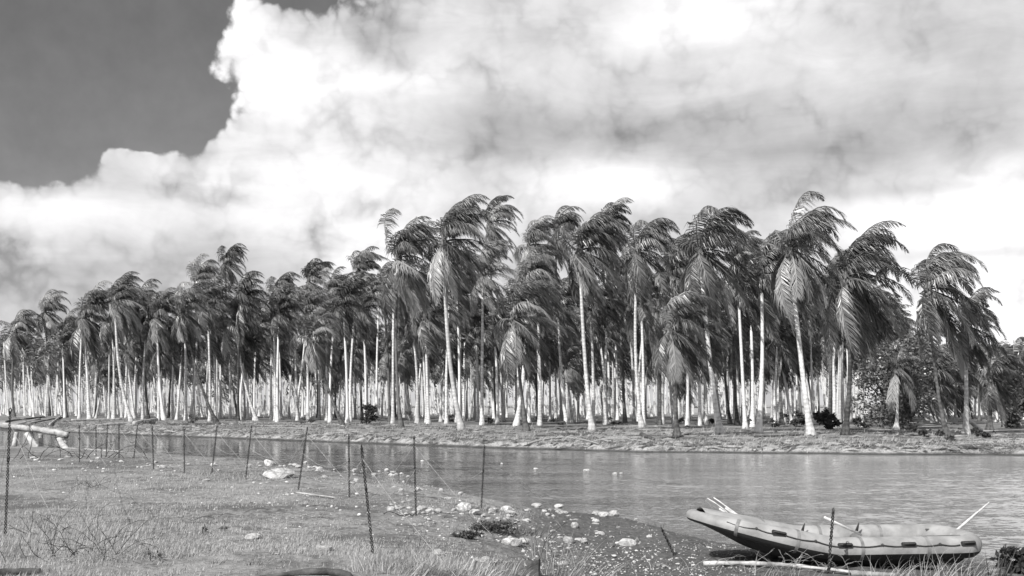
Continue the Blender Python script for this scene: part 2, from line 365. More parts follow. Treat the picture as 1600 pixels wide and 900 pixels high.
# ---------------------------------------------------------------- coconut palms
WIND = Vector((1, .12, 0)).normalized()
def frond_geo(V, Fc, az, el, L, rng, stiff=1.0, n=11, leaf=72, org=Vector((0, 0, 0)), dead=False, lw=.032):
    d = Vector((math.cos(az)*math.cos(el), math.sin(az)*math.cos(el), math.sin(el)))
    p = org.copy()+d*.12; ds = L/n; pts = [p.copy()]; dirs = [d.copy()]
    kw, kg = rng.uniform(.13, .25)/stiff*(.75 if el < -.2 else (1.35 if math.cos(az) < -.1 else 1)), rng.uniform(.16, .32)/stiff**.6
    gust = (WIND+Vector((0, rng.uniform(-.55, .55), rng.uniform(-.35, .3)))).normalized()
    for i in range(n):
        s = (i+1)/n
        d = (d+gust*kw*(1.15-.5*s)*(0 if dead else 1)+Vector((0, 0, -1))*kg*(.15+2.1*s*s)*(1.8 if dead else 1)).normalized()
        p = p+d*ds; pts.append(p.copy()); dirs.append(d.copy())
    tube(pts, [lerp(.055, .012, i/n) for i in range(n+1)], 3, False, V, Fc)
    up = Vector((0, 0, 1)); k = 0
    for side in (-1, 1):
        for j in range(leaf):
            u = .10+.90*(j+rng.random()*.7)/leaf; fi = u*n; i = min(int(fi), n-1); fr = fi-i
            q = pts[i].lerp(pts[i+1], fr); dd = dirs[i].lerp(dirs[i+1], fr).normalized()
            b = dd.cross(up); b = b.normalized() if b.length > .05 else Vector((0, 1, 0))
            nrm = b.cross(dd)
            ll = 1.28*(math.sin(PI*min(1, (u*.86+.13)))**.6)*rng.uniform(.78, 1.15)
            if u > .9: ll *= .8
            l0 = (b*side*.8+dd*.5+nrm*.12+Vector((rng.uniform(-.22, .22), rng.uniform(-.22, .22), rng.uniform(-.25, .12)))).normalized()
            w1 = .15 if dead else rng.uniform(.25, .6); w2 = .1 if dead else rng.uniform(.3, .95)
            l1 = (l0+gust*w1+Vector((0, 0, -.48 if not dead else -.8))).normalized()
            l2 = (l1+gust*w2+Vector((0, 0, -.85))).normalized()
            wn = l1.cross(nrm)+Vector((rng.uniform(-.3, .3), rng.uniform(-.3, .3), rng.uniform(-.3, .3)))
            wn = wn.normalized()*lw
            a = len(V); m1 = q+l1*ll*.5; tip = m1+l2*ll*.5
            V.extend((q-wn*.6, q+wn*.6, m1+wn, m1-wn, tip)); Fc.append((a, a+1, a+2, a+3)); Fc.append((a+3, a+2, a+4))
def crown_specs(rng, nf):
    out = []
    for i in range(nf):
        u = (i+.5)/nf; el = math.radians(np.interp(u, (0, .42, .60, 1), (88, 46, -8, -78))+rng.uniform(-9, 9)); az = i*2.39996+rng.uniform(-.3, .3)
        # upwind fronds are stood up on end by the gale
        az = math.atan2(math.sin(az), math.cos(az))
        if el < -.1: az *= rng.uniform(.62, 1.0)
        elif math.cos(az) < -.2 and el < .75 and rng.random() < .7: el = rng.uniform(.45, 1.1)
        L = rng.uniform(4.1, 5.4)*(1.06 if u < .25 else 1)*(.9 if u > .8 else 1)
        out.append((az, el, L, 1.35 if u < .22 else (1.12 if u < .4 else 1.0)))
    return out
NV = 12
rg = random.Random(11)
def sheath(V, Fc):                           # fibrous leaf bases wrapping the top of the trunk
    tube([(0, 0, -1.5), (0, 0, -1.0), (0, 0, -.5), (0, 0, .1), (.05, 0, .7)], [.15, .23, .32, .30, .08], 8, True, V, Fc)
    for k in range(26):
        a = k*2.4; z = -1.2+k*.05; p = Vector((.22*math.cos(a), .22*math.sin(a), z)); q = p+Vector((.34*math.cos(a)+.1, .34*math.sin(a), rg.uniform(-.35, .45)))
        tube([p, p.lerp(q, .6)+Vector((0, 0, .05)), q], [.07, .05, .015], 3, False, V, Fc)
FROND_LIB = []; CROWN_LIB = []; DEAD_LIB = []
for v in range(NV):
    lst = []
    for (az, el, L, sf) in crown_specs(rg, 34):
        V, Fc = [], []; frond_geo(V, Fc, az, el, L, rg, sf)
        lst.append(mesh('frond', V, Fc, M['frond'], False))
    FROND_LIB.append(lst)
for v in range(6):
    V, Fc = [], []; sheath(V, Fc)
    for (az, el, L, sf) in crown_specs(rg, 24): frond_geo(V, Fc, az, el, L, rg, sf, leaf=42, n=9, lw=.045)
    CROWN_LIB.append(mesh('crown', V, Fc, M['frond_far'], False))
for v in range(4):
    V, Fc = [], []; frond_geo(V, Fc, -1.8+.6*v, -.75, 3.9, rg, dead=True, leaf=40, lw=.03)
    DEAD_LIB.append(mesh('dead_frond', V, Fc, M['dead_frond'], False))
V, Fc = [], []; sheath(V, Fc); SHEATH = mesh('leaf_sheath', V, Fc, M['sheath'], False)
bm = bmesh.new(); bmesh.ops.create_icosphere(bm, subdivisions=2, radius=.15)
for v_ in bm.verts: v_.co.z *= 1.25
NUT = bpy.data.meshes.new('coconut'); bm.to_mesh(NUT); bm.free(); NUT.materials.append(M['coconut'])
NUT.polygons.foreach_set('use_smooth', [True]*len(NUT.polygons))
def trunk_mesh(top, r0, r1, bow, mt, n=8, flare=1.0):
    """top: vector from base to crown; bow: sideways belly of the trunk"""
    H = top.length; N = 26; pts, rad = [], []
    for i in range(N+1):
        s = i/N
        h = s*s*.25+s*.75
        pts.append(Vector((top.x*(s**.85)+bow*math.sin(PI*s), top.y*s, top.z*h-(.5 if i == 0 else 0))))
        z = top.z*h
        r = lerp(r0, r1, s**.7)+flare*(.22*math.exp(-z/.35)+.10*math.exp(-z/1.4)); r *= 1+.02*math.sin(i*4.1+H)
        if s > .97: r *= 1.15
        rad.append(r)
    V, Fc = tube(pts, rad, n)
    return mesh('trunk', V, Fc, mt)
GROVE_XY = []
def front_palm(bx, by, cx, cy, label, top_scale=1.0, dark=False, r=.22, v=None, rz=0.0, bow=None, nuts=True, skip=0, group=None, d=None, tmat=None):
    g = gnd(bx, by)
    if d: g = Vector(((bx-HX)/F*d, d, hz((bx-HX)/F*d, d)))
    c = at(cx, cy, g.y); rgl = random.Random(int(bx*7+cy))
    v = rgl.randrange(NV) if v is None else v
    o = empty('coconut_palm', g, label, 'palm tree', group or 'coconut palms along the front of the grove')
    top = c-g
    bow = rgl.uniform(-.5, .5)*min(1, top.z/14)**2 if bow is None else bow
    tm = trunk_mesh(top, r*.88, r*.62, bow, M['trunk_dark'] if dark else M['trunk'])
    link('trunk', tm, o)
    link('leaf_sheath', SHEATH, o, top, (0, 0, rgl.uniform(0, 6)))
    for i, fm in enumerate(FROND_LIB[v]):
        if skip and i % skip == 0: continue
        s = top_scale*rgl.uniform(.92, 1.06)
        link('frond', fm, o, top, (rgl.uniform(-.08, .08), rgl.uniform(-.08, .08), rz+rgl.uniform(-.12, .12)), (s*.88, s*.9, s*rgl.uniform(1.04, 1.22)))
    for k in range(rgl.choice((0, 1, 1, 2, 3))):
        a = rgl.uniform(-1.4, 1.4); link('dead_frond', DEAD_LIB[rgl.randrange(4)], o, top+Vector((.1*math.cos(a), .1*math.sin(a), -.25)), (0, 0, rgl.uniform(-.5, .5)), (1, 1, 1))
    if nuts:
        for k in range(6):
            a = k*1.05+rgl.random(); link('coconut', NUT, o, top+Vector((.3*math.cos(a), .3*math.sin(a), -.3-.15*(k % 2))), (0, 0, a))
    GROVE_XY.append((g.x, g.y))
    return o
FP = [
 # base x,y   crown x,y   scale dark r   label
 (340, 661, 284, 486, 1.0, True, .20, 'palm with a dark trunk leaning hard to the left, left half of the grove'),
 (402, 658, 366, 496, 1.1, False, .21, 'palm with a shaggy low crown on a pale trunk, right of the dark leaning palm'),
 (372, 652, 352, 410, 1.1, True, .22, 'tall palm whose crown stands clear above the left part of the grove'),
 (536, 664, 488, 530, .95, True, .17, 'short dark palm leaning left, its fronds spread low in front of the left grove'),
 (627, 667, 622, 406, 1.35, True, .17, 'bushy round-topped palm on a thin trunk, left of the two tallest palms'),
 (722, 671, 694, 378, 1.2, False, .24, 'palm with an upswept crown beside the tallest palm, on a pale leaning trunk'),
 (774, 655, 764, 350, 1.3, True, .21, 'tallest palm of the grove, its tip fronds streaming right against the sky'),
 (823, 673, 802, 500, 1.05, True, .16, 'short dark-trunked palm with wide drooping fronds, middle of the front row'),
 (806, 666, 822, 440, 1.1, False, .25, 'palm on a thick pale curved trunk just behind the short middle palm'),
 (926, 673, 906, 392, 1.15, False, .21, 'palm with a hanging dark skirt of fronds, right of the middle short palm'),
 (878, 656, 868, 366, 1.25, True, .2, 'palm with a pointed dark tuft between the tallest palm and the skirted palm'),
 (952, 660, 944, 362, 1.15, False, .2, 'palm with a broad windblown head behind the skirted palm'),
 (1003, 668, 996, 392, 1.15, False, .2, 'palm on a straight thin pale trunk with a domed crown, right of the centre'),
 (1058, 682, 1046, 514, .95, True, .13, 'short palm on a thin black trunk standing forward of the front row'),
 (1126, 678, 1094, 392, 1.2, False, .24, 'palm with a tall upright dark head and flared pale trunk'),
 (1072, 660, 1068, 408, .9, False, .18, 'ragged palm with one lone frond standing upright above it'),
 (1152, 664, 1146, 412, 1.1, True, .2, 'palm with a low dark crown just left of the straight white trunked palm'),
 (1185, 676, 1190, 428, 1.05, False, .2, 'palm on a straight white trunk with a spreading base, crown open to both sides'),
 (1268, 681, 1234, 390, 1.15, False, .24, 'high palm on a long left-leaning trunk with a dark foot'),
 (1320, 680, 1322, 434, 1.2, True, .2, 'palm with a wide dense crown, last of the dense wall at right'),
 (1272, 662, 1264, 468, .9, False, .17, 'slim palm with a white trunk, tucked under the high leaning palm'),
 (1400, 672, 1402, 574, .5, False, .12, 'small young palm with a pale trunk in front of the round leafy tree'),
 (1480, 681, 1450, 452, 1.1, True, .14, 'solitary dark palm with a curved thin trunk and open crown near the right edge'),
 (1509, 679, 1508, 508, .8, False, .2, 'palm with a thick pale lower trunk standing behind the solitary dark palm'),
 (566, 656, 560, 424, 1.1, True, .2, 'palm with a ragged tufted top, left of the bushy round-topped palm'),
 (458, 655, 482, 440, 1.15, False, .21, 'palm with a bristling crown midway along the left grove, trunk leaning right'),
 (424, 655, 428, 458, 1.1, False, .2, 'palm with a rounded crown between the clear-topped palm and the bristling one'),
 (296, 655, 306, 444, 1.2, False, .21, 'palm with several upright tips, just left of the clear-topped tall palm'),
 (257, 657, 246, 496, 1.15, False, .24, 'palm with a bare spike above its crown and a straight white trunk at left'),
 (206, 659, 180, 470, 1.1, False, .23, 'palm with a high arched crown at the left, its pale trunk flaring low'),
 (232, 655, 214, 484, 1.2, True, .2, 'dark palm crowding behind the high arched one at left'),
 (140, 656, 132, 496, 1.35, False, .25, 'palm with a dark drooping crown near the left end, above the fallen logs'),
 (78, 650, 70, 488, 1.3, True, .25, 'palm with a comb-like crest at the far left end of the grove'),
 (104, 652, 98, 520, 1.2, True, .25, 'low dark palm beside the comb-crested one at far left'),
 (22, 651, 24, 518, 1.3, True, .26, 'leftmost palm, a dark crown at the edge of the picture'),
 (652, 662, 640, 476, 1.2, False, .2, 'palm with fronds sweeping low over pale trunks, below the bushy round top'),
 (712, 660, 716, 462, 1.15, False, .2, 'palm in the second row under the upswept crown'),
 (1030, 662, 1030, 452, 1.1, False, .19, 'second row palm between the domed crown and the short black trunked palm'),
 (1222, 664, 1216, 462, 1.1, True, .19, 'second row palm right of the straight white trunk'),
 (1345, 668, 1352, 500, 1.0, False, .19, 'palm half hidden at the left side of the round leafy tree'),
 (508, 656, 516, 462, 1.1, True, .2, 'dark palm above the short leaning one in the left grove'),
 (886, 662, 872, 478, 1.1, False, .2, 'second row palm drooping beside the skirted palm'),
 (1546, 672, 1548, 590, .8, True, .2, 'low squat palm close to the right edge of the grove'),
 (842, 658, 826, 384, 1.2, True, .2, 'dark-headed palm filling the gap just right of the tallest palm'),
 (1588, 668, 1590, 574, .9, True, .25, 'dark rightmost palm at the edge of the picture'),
]
for i, (bx, by, cx, cy, sc, dk, r, lab) in enumerate(FP):
    front_palm(bx, by, cx, cy, lab, sc, dk, r, v={6: 5, 5: 7, 12: 2}.get(i, i % NV), nuts=by > 664)
# one lone upright frond on the ragged palm
def lone():
    root = [o for o in COL.objects if o.get('label', '').startswith('ragged palm')][0]
    V, Fc = [], []; frond_geo(V, Fc, PI*.75, 1.45, 5.6, random.Random(2), stiff=2.2)
    link('frond', mesh('frond', V, Fc, M['frond']), root, at(1066, 408, root.location.y)-root.location)
lone()

# background palms: planted rows behind, every palm a thing of its own
SX = [0, 50, 100, 170, 230, 300, 360, 420, 490, 560, 620, 700, 780, 870, 940, 1010, 1100, 1180, 1240, 1300, 1350, 1400, 1450, 1550, 1600, 1800]
SY = [495, 462, 458, 425, 438, 415, 400, 420, 410, 400, 370, 330, 320, 335, 340, 340, 340, 360, 345, 360, 372, 485, 520, 520, 520, 520]
EX = [-200, 0, 100, 200, 400, 600, 800, 1000, 1200, 1400, 1600, 1800]
ED = [240, 215, 178, 150, 140, 122, 114, 106, 98, 98, 96, 96]
TRUNKS = [[trunk_mesh(Vector((lx, 0, 14)), .18, .13, bw, mt, 6, .75) for lx, bw in ((-.9, .25), (.4, -.2), (-.4, .2), (.7, -.3), (-1.3, .1))] for mt in (M['trunk'], M['trunk_dark'])]
def grove():
    rg = random.Random(5); cand = []
    ca, sa = math.cos(.33), math.sin(.33)
    for i in range(-50, 60):
        for j in range(-40, 70):
            x = i*6.1+rg.uniform(-1.3, 1.3); y = j*6.1+rg.uniform(-1.3, 1.3)
            X, Y = x*ca+y*sa, 150-x*sa+y*ca
            if Y < 70: continue
            px = HX+F*X/Y
            if px < -60 or px > 1690: continue
            e = np.interp(px, EX, ED)
            if Y < e or Y > e+190: continue
            if px > 1340 and px < 1480 and Y < e+22: continue
            if px > 1480 and rg.random() < .25: continue
            top = (np.interp(px, SX, SY)); hmax = (HY-top-12)*Y/F+CAMZ-.75-4.6
            h = min(hmax, rg.uniform(6, 9) if rg.random() < .07 else (rg.uniform(9, 18) if Y < e+40 else rg.uniform(9.5, 15)))
            if h < 4.5: continue
            if min((X-a)**2+(Y-b)**2 for a, b in GROVE_XY) < 5: continue
            cand.append((Y-e, X, Y, h, px))
    cand.sort(key=lambda c: c[2])
    cand_main = cand[:256]; rest = cand[256:]
    first = {}
    for k, (dd, X, Y, h, px) in enumerate(cand_main):
        dark = rg.random() < .09
        marks = [(115, 'behind the comb-crested palm'), (235, 'behind the high arched palm at left'), (345, 'between the bare-spiked palm and the clear-topped tall palm'),
                 (440, 'right of the clear-topped tall palm'), (540, 'behind the short dark palm leaning left'), (650, 'behind the bushy round-topped palm'),
                 (740, 'behind the upswept crown'), (850, 'behind the short middle palm'), (960, 'behind the skirted palm'), (1060, 'behind the domed crown'),
                 (1170, 'behind the upright dark head'), (1300, 'behind the high leaning palm'), (1480, 'about the round leafy tree'), (1e9, 'behind the solitary palm at the right edge')]
        where = [m_ for lim, m_ in marks if px < lim][0]; dep = 'near' if dd < 22 else ('second-rank' if dd < 45 else 'deep-set')
        zone = where
        if where.startswith(('behind the upswept', 'behind the short middle')): dark = False
        tall = 'tall' if h > 14.5 else 'low'
        lab = '%s %s palm, %s trunk, %s' % (tall, dep, 'dark' if dark else 'pale', where)
        o = empty('coconut_palm', (X, Y, hz(X, Y)), lab, 'palm tree', 'palms in the back rows, %s' % zone)
        ti = rg.randrange(5); tm = TRUNKS[1 if dark else 0][ti]; s = h/14
        an_ = rg.uniform(-1.5, 1.5)+(PI if rg.random() < .35 else 0); link('trunk', tm, o, rot=(0, 0, an_), sc=(1, 1, s))
        lx = (-.9, .4, -.4, .7, -1.3)[ti]
        cs = rg.uniform(.85, 1.12)
        link('crown', CROWN_LIB[rg.randrange(6)], o, (lx*math.cos(an_), lx*math.sin(an_), h), (rg.uniform(-.1, .1), rg.uniform(-.1, .1), rg.uniform(-.35, .35)), (cs*.88, cs*.9, cs*rg.uniform(1.0, 1.2)))
    # the rest, deep in the grove, as one mass made of the same palms
    V, Fc, mi = [], [], []
    for (dd, X, Y, h, px) in rest[:1100]:
        ti = rg.randrange(5); lx = (-.9, .4, -.4, .7, -1.3)[ti]; zb = hz(X, Y)
        tube([(X+lx*s**.85, Y, zb-.3+(h+.3)*s) for s in (0, .06, .3, .6, 1)], [.34, .2, .17, .15, .13], 5, True, V, Fc)
    nt = len(Fc)
    for (dd, X, Y, h, px) in rest[:1100]:
        for (az, el, L, sf) in crown_specs(rg, 14 if dd < 110 else 7): frond_geo(V, Fc, az, el, L, rg, sf, leaf=8 if dd < 110 else 5, n=4, lw=.13, org=Vector((X, Y, hz(X, Y)+h)))
    me = mesh('deep_grove', V, Fc, M['trunk'], False); me.materials.append(M['frond_far'])
    me.polygons.foreach_set('material_index', [0]*nt+[1]*(len(Fc)-nt))
    tag(link('deep_grove', me), 'far depth of the palm plantation seen between the front trunks', 'grove', kind='stuff')
    print('palms', len(cand_main), 'rest', len(rest))
grove()

# ---------------------------------------------------------------- broadleaf trees and bushes
def leaf_cloud(V, Fc, clumps, n, size, rng):
    for (cx, cy, cz, rx, ry, rz_) in clumps:
        for _ in range(n):
            a = rng.uniform(0, 2*PI); u = rng.uniform(-1, 1); r = rng.uniform(.55, 1.08)*(1 if rng.random() < .85 else 1.2); s = math.sqrt(1-u*u)
            p = Vector((cx+rx*r*s*math.cos(a), cy+ry*r*s*math.sin(a), cz+rz_*r*u))
            d = Vector((rng.uniform(-1, 1)+.5, rng.uniform(-1, 1), rng.uniform(-1, .6))).normalized()
            q = d.cross(Vector((rng.uniform(-1, 1), rng.uniform(-1, 1), rng.uniform(-1, 1)))).normalized()
            L = size*rng.uniform(.6, 1.3); b = len(V)
            V.extend((p, p+d*L*.5+q*L*.26, p+d*L, p+d*L*.5-q*L*.26)); Fc.append((b, b+1, b+2, b+3))
def leafy_tree(px, by, wpx, hpx, label, name='leafy_tree', cat='tree', size=.34, ncl=26, per=190, mt='leaf', seed=1, d=None, trunk=True, group=None):
    g = gnd(px, by); rng = random.Random(seed)
    if d: g = Vector(((px-HX)/F*d, d, hz((px-HX)/F*d, d)))
    s = g.y/F; W, H = wpx*s/2, hpx*s
    o = empty(name, g, label, cat, group); cl = []
    for i in range(ncl):
        a = rng.uniform(0, 2*PI); k = rng.random()**.5*.8; z = rng.uniform(.12, .88)
        ww = W*math.sin(PI*(.18+.74*z))**.6
        cl.append((ww*k*math.cos(a), ww*.8*k*math.sin(a), H*z, W*rng.uniform(.2, .36), W*rng.uniform(.2, .36), H*rng.uniform(.09, .16)))
    V, Fc = [], []; leaf_cloud(V, Fc, cl, per, size, rng)
    link('crown' if trunk else 'foliage', mesh('foliage', V, Fc, M[mt], False), o)
    if trunk:
        V, Fc = [], []; tube([(0, 0, -.2), (.1, 0, H*.25), (0, .1, H*.6)], [W*.07, W*.05, W*.03], 7, True, V, Fc)
        for c in cl[::2]:
            m = Vector((c[0]*.4, c[1]*.4, c[2]*.55)); tube([(0, 0, H*.15), m, (c[0], c[1], c[2])], [W*.035, W*.022, W*.01], 5, False, V, Fc)
        link('trunk', mesh('trunk', V, Fc, M['dark_wood']), o)
    return o
leafy_tree(1400, 668, 140, 146, 'round dense broadleaf tree reaching to the ground among the palms at right', d=101, ncl=50, per=190, size=.33)
leafy_tree(1290, 666, 46, 34, 'dark rounded heap of leaves at the foot of the high leaning palm', 'leaf_heap', 'bush', .35, 9, 110, 'dark_weed', 3, trunk=False, d=100)
leafy_tree(574, 662, 34, 34, 'dark square-topped thicket between the pale trunks left of the centre', 'thicket', 'bush', .35, 9, 120, 'dark_weed', 4, trunk=False, d=122)
leafy_tree(1577, 672, 66, 110, 'tall dark thicket filling the right end of the grove', 'leafy_tree', 'tree', .4, 18, 160, 'dark_weed', 5, d=104)
leafy_tree(1250, 664, 30, 26, 'low dark bush left of the leaf heap', 'bush', 'bush', .3, 6, 90, 'dark_weed', 6, trunk=False, d=102)
leafy_tree(1590, 898, 62, 44, 'dark leafy weed filling the bottom right corner', 'weed', 'weed', .13, 9, 150, 'dark_weed', 8, trunk=False)
bl = [(1108, 664), (1162, 668), (872, 664), (1058, 668), (960, 664), (1232, 662), (700, 660), (640, 660), (760, 663), (480, 662), (300, 662), (232, 664), (1335, 668), (1352, 672), (1430, 682), (1445, 684), (1475, 690), (1525, 680), (1540, 684), (1212, 668)]
for k, (bx, by) in enumerate(bl):
    leafy_tree(bx, by, 20+(k*7) % 17, 10+(k*5) % 9, 'low tuft of undergrowth on the litter between the palm feet', 'undergrowth', 'shrub', .22, 4, 60, 'weed' if k % 2 else 'dark_weed', 20+k, trunk=False, group='undergrowth tufts at the palm feet')

# far low treeline beyond the grove, one mass
def treeline():
    V, Fc = [], []; rng = random.Random(8)
    cl = []
    for i in range(150):
        x = -620+i*9+rng.uniform(-3, 3); cl.append((x, 700+rng.uniform(-40, 40), 1.0, 9, 6, rng.uniform(.6, 1.3)))
    leaf_cloud(V, Fc, cl, 160, .8, rng)
    tag(link('far_scrub', mesh('far_scrub', V, Fc, M['dark_weed'], False)), 'low dark scrub along the horizon beyond the grove', 'scrub', kind='stuff')
treeline()

# ---------------------------------------------------------------- rocks
ROCKS = []
def rock_lib():
    for k in range(9):
        rs = random.Random(40+k); bm = bmesh.new(); bmesh.ops.create_icosphere(bm, subdivisions=2, radius=1)
        ax = [(Vector((rs.uniform(-1, 1), rs.uniform(-1, 1), rs.uniform(-1, 1))).normalized(), rs.uniform(.55, .9)) for _ in range(7)]
        for v_ in bm.verts:
            for a, lim in ax:
                dd = v_.co.dot(a)
                if dd > lim: v_.co -= a*(dd-lim)*.8
            v_.co *= rs.uniform(.93, 1.07); v_.co.z *= .72
        me = bpy.data.meshes.new('rock'); bm.to_mesh(me); bm.free(); me.materials.append(M['rock_dark' if k == 8 else 'rock']); ROCKS.append(me)
rock_lib()
def rock(px, py, wpx, label, group=None, k=None, hs=1.0, rr=random.Random(77)):
    g = gnd(px, py); s = wpx*1.15*g.y/F/2
    o = link('rock', ROCKS[rr.randrange(8) if k is None else k], None, (g.x, g.y, max(g.z, 0)+s*.28*hs), (0, 0, rr.uniform(0, 6.3)), (s*rr.uniform(.85, 1.15), s*rr.uniform(.8, 1.1), s*hs*rr.uniform(.8, 1.1)))
    return tag(o, label, 'rock', group)
big_rocks = [
 (437, 747, 46, .75, 'long low white boulder at the edge of the field, broadest of the stones'),
 (270+150, 727, 14, 1.3, 'pointed white stone standing up by the water left of the leaning pickets'),
 (395, 843, 22, .9, 'bright stone with a shaded side lying alone in the field'),
 (506, 862, 22, .9, 'rounded stone lying in the grass right of the lone bright one'),
 (475, 861, 11, .7, 'small flat white stone in the grass beside the rounded one'),
 (686, 868, 20, .9, 'pale stone among the dry reeds at the bottom'),
 (960, 806, 16, 1.1, 'white-topped stone ending the row at the water edge on the right'),
 (943, 808, 20, .9, 'grey stone next to the end of the shore row'),
 (930, 816, 11, .8, 'smooth egg-white stone just in front of the shore row'),
 (898, 824, 14, 1.0, 'dark-sided stone standing on the mud below the shore row'),
 (888, 848, 16, 1.2, 'stone with a black hollow side on the mud'),
 (980, 852, 24, .8, 'pale broad stone beside a black twig on the mud'),
 (955, 854, 14, .9, 'dark lump of stone left of the broad pale one'),
 (800, 852, 30, .9, 'pale knobbly boulder in the weeds by the reeds'),
 (822, 850, 24, .9, 'smaller pale boulder touching the knobbly one'),
 (758, 880, 22, .9, 'rounded pale stone between the white stump and the dark stump'),
 (880, 884, 16, .9, 'white stone caught in the bare reeds at the bottom'),
 (725, 797, 26, .9, 'broad white stone at the foot of the picket by the water'),
 (742, 803, 20, .8, 'low white stone in front of the broad one by the picket'),
 (771, 799, 13, .9, 'upright pale stone right of the waterside picket'),
 (874, 802, 13, 1.0, 'clean white stone apart in the middle of the shore row'),
 (350, 826, 18, .5, 'flat dark slab of stone in the field')]
for i, (px, py, wpx, hs, lab) in enumerate(big_rocks):
    rock(px, py, wpx, lab, k=8 if 'dark lump' in lab or 'dark slab' in lab else None, hs=hs)
rr = random.Random(21)
def chips(pts, n, jx, jy, w0, w1, label, name):
    V, Fc = [], []                            # too small to pick apart: one joined object
    for i in range(n):
        q = rr.random()*(len(pts)-1); k = int(q); f = q-k
        g = gnd(lerp(pts[k][0], pts[k+1][0], f)+rr.gauss(0, jx), lerp(pts[k][1], pts[k+1][1], f)+rr.gauss(0, jy)); me = ROCKS[rr.randrange(8)]
        r = lerp(w0, w1, rr.random()**2)*g.y/F/2; b_ = len(V); a = rr.uniform(0, 6.3); ca, sa = math.cos(a)*r, math.sin(a)*r; hh = rr.uniform(.6, 1.1)*r
        for v_ in me.vertices: V.append((g.x+v_.co.x*ca-v_.co.y*sa, g.y+v_.co.x*sa+v_.co.y*ca, max(g.z, 0)+r*.25+v_.co.z*hh))
        for p_ in me.polygons: Fc.append(tuple(b_+j for j in p_.vertices))
    tag(link(name, mesh(name, V, Fc, M['rock'])), label, 'stones', kind='stuff')
def row(pts, n, jx, jy, w0, w1, label, group):
    for i in range(n):
        s = rr.random()*(len(pts)-1); k = int(s); f = s-k
        x = lerp(pts[k][0], pts[k+1][0], f)+rr.gauss(0, jx); y = lerp(pts[k][1], pts[k+1][1], f)+rr.gauss(0, jy)
        wq = lerp(w0, w1, rr.random()**2); sz = 'large' if wq > lerp(w0, w1, .55) else ('middling' if wq > lerp(w0, w1, .2) else 'small'); sd_ = 'left end' if s < (len(pts)-1)/3 else ('middle' if s < (len(pts)-1)*2/3 else 'right end')
        rock(x, y, wq, '%s %s, %s' % (sz, label, sd_), group, hs=rr.uniform(.6, 1.1), rr=rr)
row([(225, 728), (340, 730), (430, 728), (500, 732), (620, 742)], 34, 12, 2.5, 4, 11, 'pale stone in the line along the far edge of the field', 'stones lining the field edge')
row([(480, 738), (560, 752), (640, 765), (700, 778)], 24, 10, 4, 4, 12, 'pale stone in the line running down to the waterside picket', 'stones down the bank')
row([(600, 795), (680, 798), (740, 802), (840, 800), (960, 804)], 34, 10, 4, 6, 18, 'pale stone in the shore row', 'stones of the shore row')
row([(760, 812), (860, 812), (930, 825), (1000, 850)], 26, 22, 8, 4, 13, 'pale stone on the mud below the shore row', 'stones on the mud')
row([(50, 722), (110, 716), (190, 726), (250, 735)], 26, 12, 4, 4, 10, 'stone among the rubble below the log bridge', 'rubble stones by the bridge')
row([(80, 760), (300, 800), (500, 830), (350, 860)], 12, 60, 18, 4, 9, 'stone lying loose in the field', 'loose stones in the field')
row([(640, 722), (760, 725), (930, 738), (985, 738)], 8, 30, 3, 4, 8, 'stone breaking the surface of the shallow water', 'stones in the shallows')

chips([(60, 745), (250, 752), (420, 770), (600, 800), (720, 840)], 110, 40, 16, 3, 8, 'crumbs of pale stone strewn through the near field', 'field_stones')
chips([(620, 800), (700, 815), (800, 835), (900, 850)], 110, 22, 12, 3, 9, 'rough pebbles between the weeds and the shore row', 'weed_stones')
chips([(840, 880), (920, 860), (1010, 870), (1080, 890)], 90, 20, 14, 3, 9, 'crumbs of pale stone on the dark mud', 'mud_stones')
row([(380, 728), (470, 733), (560, 738), (640, 744)], 36, 10, 3, 3, 9, 'small pale stone edging the water beyond the pickets', 'stone edging beyond the pickets')
row([(590, 790), (700, 806), (820, 812), (970, 808)], 40, 14, 7, 3, 9, 'small chip of stone among the shore row', 'stone chips of the shore row')
def litter():
    for nm, mt, n_, lab in (('dark_litter', 'dark_wood', 2200, 'dark fallen leaf stems littering the grove floor and far bank'), ('pale_litter', 'dead_frond', 700, 'pale husks and stems littering the grove floor and far bank')):
        V, Fc = [], []; rng = random.Random(n_)
        for i in range(n_):
            X = rng.uniform(-60, 42); Y = float(np.interp(X, FX, FY))+abs(rng.gauss(0, 1))*rng.choice((3, 18)); z = hz(X, Y)
            if z < .12: continue
            L = rng.uniform(.1, .7)*rng.uniform(.4, 1.2); a = rng.uniform(-.6, .6)+(PI if rng.random() < .5 else 0); p = Vector((X, Y, z+.03)); d_ = Vector((math.cos(a), math.sin(a), 0))*L
            e = Vector((-math.sin(a), math.cos(a), 0))*rng.uniform(.03, .08); h_ = Vector((0, 0, rng.uniform(.05, .16))); b_ = len(V)
            V.extend((p-d_, p+e, p+d_+Vector((0, 0, hz(X+d_.x, Y+d_.y)-z)), p-e, p+h_)); Fc.extend(((b_, b_+1, b_+4), (b_+1, b_+2, b_+4), (b_+2, b_+3, b_+4), (b_+3, b_, b_+4)))
        tag(link(nm, mesh(nm, V, Fc, M[mt], False)), lab, 'litter', kind='stuff')
litter()
